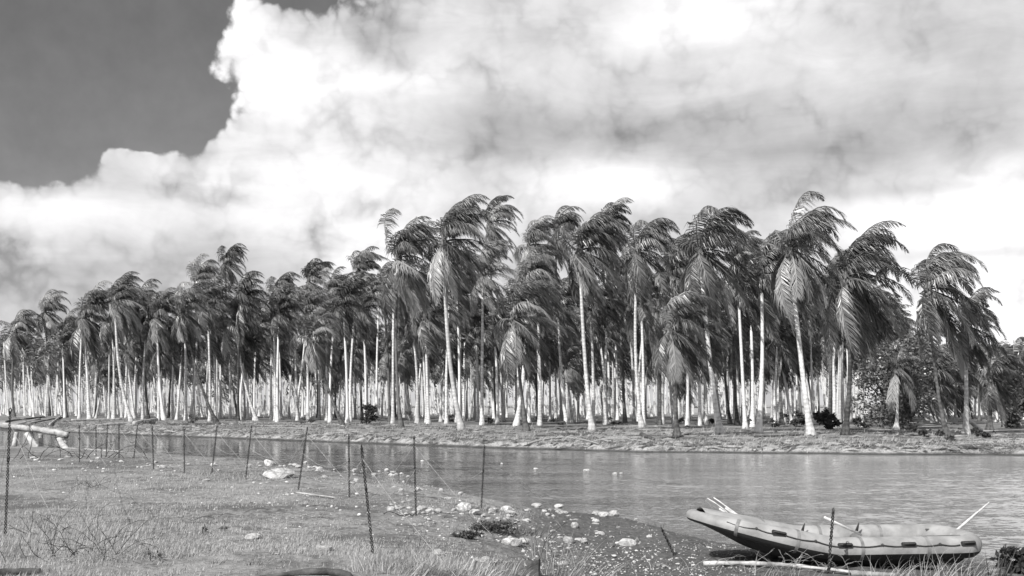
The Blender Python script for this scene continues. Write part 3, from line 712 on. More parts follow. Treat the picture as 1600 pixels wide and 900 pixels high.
def pebbles():
    V, Fc = [], []; rng = random.Random(4)
    for i in range(3000):
        if rng.random() < .6: px, py = rng.uniform(820, 1180), rng.gauss(860, 28)
        else: px, py = rng.uniform(20, 900), rng.uniform(712, 895)
        if py < 712 or py > 905: continue
        d = 2.6*F/(py-HY); X = (px-HX)/F*d; z = hz(X, d)
        if z < .03: continue
        s = rng.uniform(.008, .026)*(1.6 if rng.random() < .08 else 1); b = len(V)
        for a in range(4): an = a*PI/2+rng.random(); V.append((X+s*math.cos(an), d+s*math.sin(an), z))
        V.append((X, d, z+s*rng.uniform(.5, 1.0)))
        for a in range(4): Fc.append((b+a, b+(a+1) % 4, b+4))
    tag(link('pebbles', mesh('pebbles', V, Fc, M['rock'], False)), 'crumbs of shell and coral strewn over the near bank', 'pebbles', kind='stuff')
pebbles()

# ---------------------------------------------------------------- grass
def field_grass():
    rng = np.random.RandomState(9); N = 330000
    py = HY+82+258*rng.rand(N)**.8+8; px = -40+1500*rng.rand(N)
    d = 2.35*F/(py-HY); X = (px-HX)/F*d; Z = height(X, d)
    cover = wob(X, d, 3, 27)*1.5+.5*wob(X*2, d*2, 9, 27)
    patch = wob(X*1.7+9, d*1.7, 3, 24)+.5*wob(X*3, d*3, 9, 27)
    keep = (patch < .03+.14*rng.rand(N)) & (Z > .30+rng.rand(N)*.3-.1*(cover > .1)) & (cover+rng.rand(N)*.9 > .18) | ((Z > .12) & (rng.rand(N) < .05))
    keep &= ~((px > 830) & (rng.rand(N) < .88))
    X, d, Z, px_ = X[keep], d[keep], Z[keep], px[keep]; n = len(X)
    hgt = (.016+.075*rng.rand(n)**3)*np.clip(.8+1.6*cover[keep], .5, 1.8); wd = .004+.006*rng.rand(n)*np.clip(d/20, 1, 2.2)
    an = rng.rand(n)*2*PI; lx = .5*hgt*(rng.rand(n)+.1); ly = .6*hgt*(rng.rand(n)-.5)
    b0 = np.stack([X-np.cos(an)*wd, d-np.sin(an)*wd, Z-.01], -1); b1 = np.stack([X+np.cos(an)*wd, d+np.sin(an)*wd, Z-.01], -1)
    tp = np.stack([X+lx, d+ly, Z+hgt], -1)
    co = np.stack([b0, b1, tp], 1).reshape(-1, 3)
    me = bpy.data.meshes.new('field_grass'); me.vertices.add(len(co)); me.vertices.foreach_set('co', co.ravel())
    me.loops.add(3*n); me.loops.foreach_set('vertex_index', np.arange(3*n).astype('i'))
    me.polygons.add(n); me.polygons.foreach_set('loop_start', np.arange(0, 3*n, 3).astype('i'))
    me.update(calc_edges=True); me.materials.append(M['grass'])
    tag(link('field_grass', me), 'short dry grass covering the near field', 'grass', kind='stuff')
field_grass()
def bank_grass():
    V, Fc = [], []; rng = random.Random(14)
    for i in range(30000):
        X = rng.uniform(-60, 36); yf = float(np.interp(X, FX, FY)); Y = yf+abs(rng.gauss(0, 5))+.3
        if rng.random() < .35: Y = yf+rng.uniform(0, 40)
        if rng.random() < .5 and float(wob(X, Y, 3, 15)) < 0: continue
        z = hz(X, Y)
        if z < .05: continue
        L = rng.uniform(.08, .42)*rng.uniform(.5, 1); wd = rng.uniform(.012, .03); b = len(V); a = rng.uniform(0, PI)
        V.extend(((X-math.cos(a)*wd, Y-math.sin(a)*wd, z-.02), (X+math.cos(a)*wd, Y+math.sin(a)*wd, z-.02), (X+rng.uniform(0, .3), Y+rng.uniform(-.2, .2), z+L)))
        Fc.append((b, b+1, b+2))
    tag(link('bank_grass', mesh('bank_grass', V, Fc, M['grass'], False)), 'rough grass along the far river bank', 'grass', kind='stuff')
bank_grass()
def clump(px, py, n, L, spread, label, mt='reed', name='grass_clump', cat='grass', seed=0, lean=(.15, 0, 0), wd=.012, group=None, bend=.5, seg=5):
    g = gnd(px, py); random.seed(seed+int(px)); V, Fc = [], []
    for i in range(n):
        a = random.uniform(0, 2*PI); r = spread*random.random()**.6; x, y = r*math.cos(a), r*.5*math.sin(a)
        z = hz(g.x+x, g.y+y)-g.z
        dr = Vector((math.cos(a)*.45+lean[0]+random.uniform(-.3, .3), math.sin(a)*.3+random.uniform(-.3, .3), 1+lean[2]))
        blade(V, Fc, (x, y, z-.03), dr, L*random.uniform(.4, 1.15), wd*random.uniform(.6, 1.4), (random.uniform(-.2, 1)*bend, random.uniform(-.4, .4)*bend, -random.uniform(.1, .9)*bend), seg)
    o = link(name, mesh(name, V, Fc, M[mt], False), None, g)
    return tag(o, label, cat, group)
clump(606, 896, 130, .34, .5, 'bleached grass clump at the left end of the bottom reeds', seed=1)
clump(655, 893, 240, .40, .7, 'dense bleached grass clump right of the near picket foot', seed=2)
clump(712, 894, 200, .38, .6, 'tangled dry grass clump left of the white stump', seed=3)
clump(780, 897, 120, .34, .5, 'dry grass clump between the two stumps', seed=4)
clump(868, 902, 80, .85, .35, 'tall bare reeds standing right of the dark stump', seed=5, wd=.014, bend=.2)
clump(900, 908, 34, .70, .35, 'slanting reeds just right of the tallest bare ones', seed=6, wd=.013, bend=.15, lean=(.5, 0, 0))
clump(1195, 900, 26, .42, .5, 'thin grass behind the white driftwood log', seed=8, wd=.010)
clump(1250, 902, 34, .40, .4, 'sparse grass in front of the raft near the short picket', seed=9, wd=.010)
clump(1385, 903, 40, .50, .4, 'curving grass blades crossing the raft shadow', seed=10, wd=.012, bend=.6)
clump(1440, 902, 40, .48, .45, 'grass tuft under the right half of the raft', seed=11, wd=.012, bend=.6)
clump(1500, 904, 70, .62, .6, 'bright arching grass below the stern of the raft', seed=12, wd=.014, bend=.9)
clump(1538, 902, 26, .55, .3, 'dark upright blades off the stern of the raft', 'dark_weed', seed=13, wd=.022, bend=.15)
clump(1562, 903, 14, .62, .2, 'dark pointed spikes near the bottom right corner', 'dark_weed', seed=14, wd=.05, bend=.1)
clump(1030, 822, 70, .34, .35, 'bristly weed growing around the bent picket on the mud', 'weed', 'weed', 'weed', seed=15, wd=.01)
leafy_tree(772, 832, 84, 18, 'dark weed patch below the waterside picket', 'weed', 'weed', .06, 26, 60, 'weed', 31, trunk=False)
leafy_tree(728, 842, 46, 12, 'leafy weed patch left of the knobbly boulder', 'weed', 'weed', .06, 14, 50, 'weed', 32, trunk=False)
clump(820, 835, 120, .28, .6, 'grassy weeds around the pale boulders', 'weed', 'weed', 'weed', seed=18, wd=.014)
clump(545, 690, 40, .5, .5, 'small weed caught at the head of the picket in the water', 'weed', 'weed', 'weed', seed=19, wd=.02)
clump(1345, 771, 46, .16, .45, 'flat dark weed clump floating left of the other one', 'dark_weed', 'floating_weed', 'weed', seed=20, wd=.04, bend=1.0)
clump(1425, 779, 110, .22, .42, 'bushy dark weed clump floating behind the raft', 'dark_weed', 'floating_weed', 'weed', seed=21, wd=.04, bend=.8)
clump(1383, 781, 30, .08, .35, 'thin dark scrap floating between the two weed clumps', 'dark_weed', 'floating_weed', 'weed', seed=23, wd=.03, bend=1.0)
for k, px in enumerate((1010, 1090, 1150, 1060, 940, 985)):
    clump(px, 885+(k*5) % 14, 22, .24, .5, 'thin weed sprig on the dark mud left of the raft', 'reed' if k % 2 else 'weed', 'weed', 'weed', seed=30+k, wd=.008, group='weed sprigs on the mud')
rg2 = random.Random(3)
for k in range(26):
    px, py = rg2.uniform(10, 560), rg2.uniform(755, 895)
    clump(px, py, 30, .13, .16, 'small grass tuft rising from the near field', 'grass' if k % 3 else 'weed', 'grass_tuft', 'grass', seed=60+k, wd=.009, group='grass tufts in the field')
def brush(px, py, n, L, spread, label, seed, mt='dark_wood', name='dead_brush', r=.007):
    g = gnd(px, py); rg_ = random.Random(seed); V, Fc = [], []
    for i in range(n):
        x = rg_.gauss(0, spread); y = rg_.gauss(0, spread*.35); d = Vector((rg_.uniform(-1, 1), rg_.uniform(-.6, .6), rg_.uniform(.25, 1.1))).normalized()
        p = Vector((x, y, hz(g.x+x, g.y+y)-g.z)); l = L*rg_.uniform(.4, 1.2); pts = [p.copy()]
        for s in range(6):
            p = p+d*l/6; d = (d+Vector((rg_.uniform(-.3, .3), rg_.uniform(-.3, .3), rg_.uniform(-.35, .15)))).normalized(); pts.append(p.copy())
            if rg_.random() < .35 and s > 0:
                e = (d+Vector((rg_.uniform(-1, 1), rg_.uniform(-1, 1), rg_.uniform(-.3, .8)))).normalized(); tube([p, p+e*l*.12, p+e*l*.22+Vector((0, 0, -.02))], [r*.6, r*.5, r*.3], 3, False, V, Fc)
        tube(pts, [lerp(r, r*.4, s/6) for s in range(7)], 3, False, V, Fc)
    return tag(link(name, mesh(name, V, Fc, M[mt]), None, g), label, 'brush')
brush(130, 872, 30, .8, .40, 'tangle of bare dark twigs in the near left of the field', 1)
brush(160, 878, 34, .6, .40, 'bleached twig litter at the foot of the dark tangle', 2, 'wood', r=.005)
brush(75, 836, 16, .4, .22, 'low black twigs left of the large tangle', 3)
brush(140, 762, 12, .7, .4, 'dark twigs lying out in the middle of the field', 4)
brush(105, 716, 20, 1.4, 1.6, 'twig debris washed up under the log bridge', 5, r=.02)
brush(855, 880, 10, .9, .25, 'thin bare branches rising over the dark stump', 6, 'dark_wood', r=.008)
brush(930, 892, 9, .7, .4, 'bleached crooked branches on the mud at the bottom', 7, 'wood', r=.007)
brush(1040, 892, 9, .55, .35, 'pale crooked twigs at the bottom left of the raft', 8, 'wood', r=.007)
brush(1230, 893, 30, .55, .6, 'snarl of pale twigs under the raft side', 9, 'wood', r=.006)
brush(1028, 806, 14, .45, .18, 'dark twiggy sprout on the mud near the water', 10, r=.005)

# ---------------------------------------------------------------- logs, bridge, driftwood
def log_mesh(p0, p1, r0, r1, seed=0, mt='log', bend=.0, n=9, N=12, dz=0.0, rough=.06):
    rg_ = random.Random(seed); p0, p1 = Vector(p0), Vector(p1); pts, rad = [], []
    for i in range(N+1):
        s = i/N; p = p0.lerp(p1, s); p.z += bend*math.sin(PI*s); p.y += .3*bend*math.sin(2*PI*s)
        pts.append(p); rad.append(lerp(r0, r1, s)*rg_.uniform(.9, 1.1))
    V, Fc = tube(pts, rad, n)
    for v_ in V: v_ += Vector((rg_.uniform(-1, 1), rg_.uniform(-1, 1), rg_.uniform(-1, 1)))*r0*rough
    return mesh('log', V, Fc, M[mt])
def lay(px0, py0, px1, py1, r0, r1, label, name='fallen_log', mt='log', seed=0, d=None, dz=0.0, bend=0.0, cat='log', group=None, rough=.06):
    if d: a, b = at(px0, py0, d), at(px1, py1, d)
    else: a, b = gnd(px0, py0), gnd(px1, py1); a.z += r0*.7+dz; b.z += r1*.7+dz
    me = log_mesh(Vector((0, 0, 0)), b-a, r0, r1, seed, mt, bend, rough=rough, N=26 if rough > .1 else 12)
    return tag(link(name, me, None, a), label, cat, group)
def bridge():
    D = 66.0; o0 = gnd(60, 700); o = empty('log_bridge', o0, 'rough log footbridge at the left edge over the narrow channel', 'bridge')
    def bar(x0, y0, x1, y1, r0, r1, nm, sd, d0=D, d1=D, mt='log'):
        a, b = at(x0, y0, d0), at(x1, y1, d1); link(nm, log_mesh(a-o0, b-o0, r0, r1, sd, mt), o)
    bar(-60, 656, 52, 671, .19, .17, 'beam', 1); bar(50, 669, 106, 680, .17, .20, 'beam', 2, D-.1)
    bar(-60, 660, 98, 676, .16, .16, 'beam', 3, D+1.0, D+1.0)
    bar(42, 678, 58, 702, .17, .20, 'leg', 4, D-.4, D-1.0); bar(50, 674, 50, 698, .13, .14, 'leg', 5, D+.3, D+.3)
    bar(64, 678, 64, 697, .13, .14, 'leg', 6, D+.9, D+.9); bar(91, 684, 108, 710, .17, .22, 'leg', 7, D-.4, D-2.0)
    bar(103, 680, 102, 694, .13, .13, 'leg', 8, D+.2, D+.2); bar(26, 676, 22, 698, .14, .15, 'leg', 9, D+.2, D)
    bar(-30, 672, -32, 700, .14, .15, 'leg', 10, D+.2, D); bar(86, 683, 106, 682, .07, .06, 'tie', 11, D-.6, D-.6, 'dark_wood')
    bar(60, 672, 109, 676, .07, .06, 'rail', 12, D+1.6, D+1.6, 'dark_wood')
bridge()
lay(108, 704, 196, 707, .17, .10, 'straight white pole lying in the shallows right of the bridge', seed=2, d=63)
lay(112, 658, 190, 657, .18, .16, 'long pale log on the far side behind the left pickets', seed=3)
lay(150, 668, 208, 663, .22, .20, 'pale log lying aslant on the far bank, nearest the water', seed=4)
lay(210, 664, 245, 657, .25, .22, 'short thick pale log right of the aslant one', seed=5)
lay(20, 668, 62, 656, .20, .17, 'pale log among the dark windfall above the bridge', seed=6)
lay(10, 660, 70, 652, .16, .13, 'dark log in the windfall pile above the bridge', mt='dark_wood', seed=7)
lay(50, 664, 104, 652, .2, .16, 'dark log crossing the windfall toward the palms', mt='dark_wood', seed=8)
lay(78, 668, 96, 652, .14, .11, 'pale stick propped in the windfall pile', seed=9, dz=.25)
lay(96, 665, 130, 668, .14, .11, 'low dark branch at the right end of the windfall', mt='dark_wood', seed=10)
lay(260, 664, 345, 663, .10, .12, 'thin dark log under the dark leaning palm', mt='dark_wood', seed=11)
lay(1504, 648, 1534, 674, .14, .2, 'broken pale trunk leaning between the right-hand palms', seed=12, d=88)
lay(1498, 671, 1530, 676, .1, .12, 'dark stick on the litter right of the solitary palm', mt='dark_wood', seed=13)
lay(1002, 681, 1022, 688, .16, .1, 'dark knotted driftwood on the far bank left of the black-trunked palm', mt='dark_wood', seed=14)
lay(1036, 687, 1066, 684, .09, .12, 'dark root lying at the foot of the black-trunked palm', mt='dark_wood', seed=15)
lay(1130, 703, 1160, 700, .09, .07, 'pale stick near the water on the far bank', mt='wood', seed=16)
lay(1222, 694, 1236, 704, .09, .07, 'pale stick sloping down the far bank', mt='wood', seed=17)
lay(1370, 698, 1384, 706, .09, .07, 'pale driftwood stick on the bank below the leafy tree', mt='wood', seed=18)
lay(1442, 700, 1500, 706, .10, .08, 'bleached trunk half sunk at the waterline right of the leafy tree', mt='wood', seed=19)
lay(1180, 684, 1255, 681, .08, .08, 'long thin dark stick on the litter by the white trunked palm', mt='dark_wood', seed=20)
lay(655, 679, 672, 680, .08, .06, 'small white stick on the far bank below the bushy palm', mt='wood', seed=21)
lay(462, 774, 524, 782, .022, .016, 'thin straight white stick lying in the field', name='stick', mt='wood', seed=22, cat='stick', dz=.05)
lay(1100, 886, 1330, 898, .045, .025, 'long bleached driftwood log in front of the raft', mt='wood', seed=23, bend=.06, name='driftwood_log', dz=.02, rough=.2)
lay(1330, 899, 1400, 902, .05, .04, 'short bleached log at the bottom under the middle of the raft', mt='wood', seed=25, name='driftwood_log')
def dark_log():
    a = gnd(396, 903); pts, rad = [], []
    prof = [(396, 901), (420, 898), (450, 893), (480, 890), (510, 890), (530, 892), (546, 897), (552, 903)]
    for i, (x, y) in enumerate(prof): pts.append(at(x, y+3, a.y)-a); rad.append((.02, .032, .036, .05, .045, .055, .05, .03)[i])
    V, Fc = tube(pts, rad, 8)
    for v_ in V: v_ += Vector((random.uniform(-1, 1), random.uniform(-1, 1), random.uniform(-1, 1)))*.012
    tag(link('curved_log', mesh('log', V, Fc, M['dark_wood']), None, a), 'black curved branch arching along the bottom edge left of the reeds', 'log')
dark_log()
lay(-12, 903, 64, 899, .07, .05, 'black branch along the bottom edge in the left corner', mt='dark_wood', seed=31, name='curved_log')
def stump(px, py, hpx, w, lean, mt, label, seed):
    g = gnd(px, py); s = g.y/F; h = hpx*s; rg_ = random.Random(seed); V, Fc = [], []; n = 10
    rings = [(0, 1.35), (.15, 1.05), (.5, .9), (.8, .86), (.93, .8)]
    for zf, rf in rings:
        for k in range(n):
            a = 2*PI*k/n; r = w*rf*(1+.14*math.sin(3*a+seed)); top = rg_.uniform(-.12, .10)*h if zf > .9 else 0
            V.append((r*math.cos(a)+lean*zf*h, r*math.sin(a), h*zf+top-.04))
    for i in range(len(rings)-1):
        for k in range(n): Fc.append((i*n+k, i*n+(k+1) % n, (i+1)*n+(k+1) % n, (i+1)*n+k))
    V.append((lean*h*.8, 0, h*.75)); c = len(V)-1
    for k in range(n): Fc.append(((len(rings)-1)*n+k, (len(rings)-1)*n+(k+1) % n, c))
    tag(link('stump', mesh('stump', V, Fc, M[mt], False), None, g), label, 'stump')
stump(733, 897, 30, .045, .35, 'wood', 'bleached splintered stump leaning right among the reeds', 1)
stump(830, 902, 34, .12, .1, 'dark_wood', 'squat black stump at the bottom centre', 2)
stump(768, 893, 20, .035, .3, 'dark_wood', 'short dark stub beside the rounded pale stone', 3)
def fallen_frond(px, py, ang, label, sc=1.0, seed=0, dead=True, mt='dead_frond', lift=.35):
    g = gnd(px, py); V, Fc = [], []; rg_ = random.Random(seed)
    n = 9; L = 4.6*sc; pts = [Vector((math.cos(ang)*L*i/n, math.sin(ang)*L*i/n, .1+lift*.45*math.sin(PI*i/n))) for i in range(n+1)]
    tube(pts, [.05*sc]*n+[.02*sc], 4, True, V, Fc)
    for side in (-1, 1):
        for j in range(34):
            u = .2+.8*j/34; i = min(int(u*n), n-1); q = pts[i].lerp(pts[i+1], u*n-i); b = Vector((-math.sin(ang), math.cos(ang), 0))*side
            dd = (b*.8+Vector((math.cos(ang), math.sin(ang), 0))*.7+Vector((0, 0, rg_.uniform(.0, .5)))).normalized(); ll = .8*sc*math.sin(PI*min(1, u*.8+.2))**.5
            wn = Vector((math.cos(ang), math.sin(ang), .3))*.03*sc; a = len(V); m1 = q+dd*ll*.5; tip = m1+(dd+Vector((.1, 0, -.7))).normalized()*ll*.5
            V.extend((q-wn*.5, q+wn*.5, m1+wn, m1-wn, tip)); Fc.append((a, a+1, a+2, a+3)); Fc.append((a+3, a+2, a+4))
    tag(link('fallen_frond', mesh('fallen_frond', V, Fc, M[mt], False), None, g), label, 'palm frond')
fallen_frond(935, 698, 2.9, 'fallen palm frond arching left on the far bank below the palms', 1.0, 1, lift=.9)
fallen_frond(915, 696, .2, 'fallen palm frond spread right on the far bank, beside the arching one', .9, 2, mt='frond', lift=.6)
fallen_frond(1455, 706, .1, 'dead frond hanging over the bank edge at right', .8, 3)
fallen_frond(1500, 705, 2.8, 'dead frond lying left-pointing on the right bank edge', .8, 4)
fallen_frond(1478, 700, -.4, 'dark frond slumped down the right bank', .8, 5, mt='frond')
fallen_frond(835, 683, .1, 'long flat frond on the litter left of the middle', 1.0, 6, mt='frond', lift=.1)
fallen_frond(470, 672, 3.0, 'flat dead frond on the far bank at left', 1.0, 7, lift=.1)

# ---------------------------------------------------------------- barbed wire fence of screw pickets
def picket_mesh(H, r=.018, th=.012, turns=None):
    V, Fc = [], []; turns = turns or H/.11
    for ph in (0, PI):
        pts = []; N = int(turns*8)
        for i in range(N+1):
            a = 2*PI*turns*i/N+ph; pts.append((r*math.cos(a), r*math.sin(a), -.15+(H+.15)*i/N))
        tube(pts, th, 4, True, V, Fc)
    for z in (H, H*.62):
        pts = [(.045*math.cos(2*PI*k/10), 0, z+.045*math.sin(2*PI*k/10)) for k in range(11)]; tube(pts, .009, 4, False, V, Fc)
    return mesh('picket', V, Fc, M['iron'])
def wire_mesh(a, b, sag, r, barbs=True, seed=0, step=.35):
    rg_ = random.Random(seed); a, b = Vector(a), Vector(b); L = (b-a).length; N = max(6, int(L/.5)); pts = []
    for i in range(N+1):
        s = i/N; p = a.lerp(b, s); p.z -= sag*4*s*(1-s); p += Vector((rg_.uniform(-1, 1), rg_.uniform(-1, 1), rg_.uniform(-1, 1)))*.015; pts.append(p)
    V, Fc = tube(pts, r, 3, False)
    if barbs:
        for k in range(int(L/step)):
            s = (k+.5)*step/L; i = min(int(s*N), N-1); p = pts[i].lerp(pts[i+1], s*N-i)
            for q in range(2):
                d = Vector((rg_.uniform(-1, 1), rg_.uniform(-1, 1), rg_.uniform(-1, 1))).normalized()*.022; tube([p-d, p+d], r*.8, 3, False, V, Fc)
    return mesh('wire', V, Fc, M['wire'])
PK = [ # base x,y  top x,y : the pickets of the main fence, near to far
 (8, 838, 16, 642), (124, 722, 124, 664), (150, 712, 150, 664), (166, 714, 168, 664), (186, 716, 186, 664), (209, 716, 215, 665), (240, 733, 238, 668), (288, 740, 288, 670),
 (331, 740, 339, 667), (384, 747, 393, 667), (466, 766, 480, 670), (546, 778, 545, 682)]
PK2 = [(583, 868, 565, 700), (650, 806, 647, 684), (752, 794, 757, 698)]
def fence(pk, label, cross, group='barbed wire fences on the near bank'):
    pts = []
    for (bx, by, tx, ty) in pk: g = gnd(bx, by); pts.append((g, at(tx, ty, g.y)))
    o = empty('barbed_wire_fence', pts[len(pts)//2][0], label, 'fence', group); o0 = Vector(o.location)
    for g, tp in pts:
        dv = tp-g; h = dv.length; q = dv.to_track_quat('Z', 'Y')
        p = link('picket', picket_mesh(h, .013+.0001*g.y, .008+.00006*g.y), o, g-o0); p.rotation_euler = q.to_euler()
    k = 0
    for (g1, t1), (g2, t2) in zip(pts, pts[1:]):
        if (g1-g2).length > 26: continue
        for f in (.97, .6, .25):
            k += 1; link('wire', wire_mesh(g1.lerp(t1, f)-o0, g2.lerp(t2, f)-o0, .05+.1*(k % 3), .003+.00009*g1.y, seed=k), o)
    for (g1, t1), (g2, t2) in zip(pts, pts[1:]):          # apron wires pegged out on both sides
        for (tt, dx, dy) in ((t1, 1.6, -1.6), (t1, -1.2, 1.8), (t2, 2.0, 1.2))[:cross]:
            k += 1; e = Vector((tt.x+dx, tt.y+dy, 0)); e.z = hz(e.x, e.y); e.z = max(e.z, .02)
            link('wire', wire_mesh(tt.lerp(g1 if tt is t1 else g2, .1)-o0, e-o0, .04, .003+.00009*g1.y, seed=k), o)
    return o
fence(PK, 'long barbed wire fence of thin iron pickets receding along the far edge of the field', 3)
fence(PK2, 'short barbed wire fence of three twisted pickets standing near the water in the middle', 3)
def lone_picket(bx, by, tx, ty, label, d=None, bend=0.0):
    g = gnd(bx, by)
    if d: g = at(bx, by, d); g.z = hz(g.x, g.y)
    tp = at(tx, ty, g.y); dv = tp-g; o = link('iron_picket', picket_mesh(dv.length, .017, .012), None, g, dv.to_track_quat('Z', 'Y').to_euler())
    return tag(o, label, 'picket', 'lone pickets near the raft')
lone_picket(1294, 896, 1302, 798, 'twisted iron picket standing in front of the middle of the raft')
lone_picket(1054, 868, 1034, 826, 'short bent picket leaning left on the mud left of the raft')
def loose_wire(pxs, label, r=.0035, hgt=.05, seed=1):
    rg_ = random.Random(seed); g0 = gnd(*pxs[0]); pts = []
    for i in range(len(pxs)-1):
        a, b = gnd(*pxs[i]), gnd(*pxs[i+1])
        for k in range(8):
            p = a.lerp(b, k/8); p.z = max(hz(p.x, p.y), 0)+hgt*(1+math.sin(i*2.3+k*.8))*.7+rg_.uniform(0, .02); pts.append(p-g0)
    V, Fc = tube(pts, r, 4, False)
    for p in pts[::3]:
        d = Vector((rg_.uniform(-1, 1), rg_.uniform(-1, 1), rg_.uniform(-1, 1))).normalized()*.025; tube([p-d, p+d], r*.8, 3, False, V, Fc)
    tag(link('loose_wire', mesh('wire', V, Fc, M['iron']), None, g0), label, 'wire')
loose_wire([(150, 760), (200, 775), (242, 812), (310, 815), (352, 806), (420, 800)], 'strand of wire snaking across the left of the field')
loose_wire([(600, 806), (640, 808), (652, 806)], 'coil end of wire on the ground at the foot of the middle picket', .008)
loose_wire([(890, 720), (990, 748), (1080, 760)], 'strand of wire trailing on the water behind the bow', .004, .01)
loose_wire([(1080, 868), (1140, 880), (1215, 870), (1240, 884), (1330, 876), (1440, 880), (1530, 890)], 'pale barbed strand hanging in front of the raft side', .004, .18, 5)
loose_wire([(235, 880), (232, 866), (236, 878)], 'bent wire loop stuck in the near field', .008, .06)
loose_wire([(250, 880), (246, 868), (252, 880)], 'second bent wire loop stuck in the near field, the right one', .008, .06)
loose_wire([(316, 836), (320, 826), (324, 838)], 'small wire hook standing in the field', .008, .06)

# ---------------------------------------------------------------- inflatable raft
def raft():
    D0 = 20.1; cx = (1299-HX)/F*D0; Lh, B = 2.66, .94; zg = .06
    o = empty('inflatable_raft', (cx, D0, zg), 'pale inflatable rubber raft with raised pointed bow drawn up at the water edge', 'boat', rz=.11)
    def sheer(x):                                         # height of the tube centre along the hull
        u = max(0, (-x-.3)/2.3); v = max(0, (x-1.7)/.95)
        return .42+.52*u**1.12+.05*v*v
    def half(x):                                          # half beam
        u = max(0.0, (-x-.2)/2.42)
        return B*max(0, 1-u**4.0)**.7
    def rad(x): u = max(0, (-x-1.1)/1.5); return lerp(.205, .10, min(1, u)**1.2)
    pts, rd = [], []
    xs = [2.06-4.64*i/38 for i in range(39)]
    ring = [(x, -half(x)) for x in xs if half(x) > .06]
    bow = [(-2.6, 0.0)]
    stern = []
    for k in range(1, 10):
        a = PI/2*k/9*2; stern.append((2.06+.34*math.sin(a), B*-math.cos(a)))
    path = ring+bow+[(x, -y) for x, y in reversed(ring)]
    st = [(x, -y) for x, y in reversed(stern)]            # far side round to near side
    path = path+[(x, -y_) for x, y_ in [(s[0], s[1]) for s in stern]]
    path = path[:-1]
    P = [Vector((x, y, sheer(x))) for x, y in path]
    # closed tube
    V, Fc = [], []; N = len(P); n = 16
    for i in range(N):
        tg = (P[(i+1) % N]-P[i-1]).normalized(); a = tg.cross(Vector((0, 0, 1))).normalized(); b = a.cross(tg); r = rad(P[i].x)
        for k in range(n): an = 2*PI*k/n; V.append(P[i]+(a*math.cos(an)+b*math.sin(an))*r)
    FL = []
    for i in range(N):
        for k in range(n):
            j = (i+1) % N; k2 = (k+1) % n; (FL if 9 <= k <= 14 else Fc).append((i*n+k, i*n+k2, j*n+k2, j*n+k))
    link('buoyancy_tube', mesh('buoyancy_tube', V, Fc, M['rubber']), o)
    link('tube_shade_band', mesh('tube_shade_band', V, FL, M['hull']), o)  # lower half of the tube coloured black to paint in its shaded underside
    for x in (-2.0, -1.05, .1, 1.3):              # glued seam bands round the near and far tubes
        for sg in (-1, 1):
            c = Vector((x, sg*half(x), sheer(x))); dx = .02; q = Vector((x+dx, sg*half(x+dx), sheer(x+dx)))
            tg = (q-c).normalized(); a = tg.cross(Vector((0, 0, 1))).normalized(); b = a.cross(tg); VV, FF = [], []; r = rad(x)+.004
            for e in (-.03, .03):
                for k in range(24): an = 2*PI*k/24; VV.append(c+tg*e+(a*math.cos(an)+b*math.sin(an))*(r+(.0 if e < 0 else .001)))
            for k in range(24): FF.append((k, (k+1) % 24, 24+(k+1) % 24, 24+k))
            link('seam_band', mesh('seam_band', VV, FF, M['seam']), o)
    # bottom skin, black and deep to paint the raft's shadow, closed by the floor
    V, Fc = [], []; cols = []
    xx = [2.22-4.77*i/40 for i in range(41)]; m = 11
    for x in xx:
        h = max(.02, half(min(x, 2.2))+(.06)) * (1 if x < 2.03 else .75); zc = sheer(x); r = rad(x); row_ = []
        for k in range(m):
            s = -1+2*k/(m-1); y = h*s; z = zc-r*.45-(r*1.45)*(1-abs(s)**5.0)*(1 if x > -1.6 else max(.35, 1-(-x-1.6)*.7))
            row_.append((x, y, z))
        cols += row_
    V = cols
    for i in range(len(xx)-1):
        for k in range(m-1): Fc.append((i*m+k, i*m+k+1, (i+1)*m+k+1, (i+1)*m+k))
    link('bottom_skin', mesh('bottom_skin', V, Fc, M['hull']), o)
    V, Fc = [], []
    for x in xx:
        h = max(.01, half(min(x, 2.2))-.02) * (1 if x < 2.03 else .75); zc = sheer(x); r = rad(x)
        for k in range(m):
            s = -1+2*k/(m-1); V.append((x, h*s, zc-r*.15+.02*math.sin(x*9)*(1-s*s)+.06*(1-s*s)))
    for i in range(len(xx)-1):
        for k in range(m-1): Fc.append((i*m+k, i*m+k+1, (i+1)*m+k+1, (i+1)*m+k))
    link('floor', mesh('floor', V, Fc, M['rubber_in']), o)
    for x in (-.75, .75):
        V, Fc = tube([(x, -B+.12, .40), (x, 0, .40), (x, B-.12, .40)], [.09, .10, .09], 10); link('thwart', mesh('thwart', V, Fc, M['rubber']), o)
    # bow cover
    V, Fc = [], []; k0 = 0
    for i in range(9):
        x = -2.45+1.0*i/8; h = half(x)
        for k in range(7): s = -1+2*k/6; V.append((x, h*s, sheer(x)+rad(x)*.72+.10*(1-s*s)))
    for i in range(8):
        for k in range(6): Fc.append((i*7+k, i*7+k+1, (i+1)*7+k+1, (i+1)*7+k))
    link('bow_cover', mesh('bow_cover', V, Fc, M['rubber']), o)
    # grab line, patches and knobs on the near side
    def side(x, up=.35): r = rad(x)*1.04; return Vector((x, -half(min(x, 2.3))-r*math.cos(up)*(1 if x < 2.1 else .6), sheer(x)+r*math.sin(up)))
    kn = [-2.2, -1.75, -1.35, -.75, -.15, .45, 1.0, 1.5, 1.95]
    rp = []
    for a, b in zip(kn, kn[1:]):
        for k in range(5):
            s = k/5; q = side(lerp(a, b, s), .42); q.z -= .030*math.sin(PI*s); q.y -= .012; rp.append(q)
    V, Fc = tube(rp, .011, 5); link('grab_line', mesh('grab_line', V, Fc, M['rope']), o)
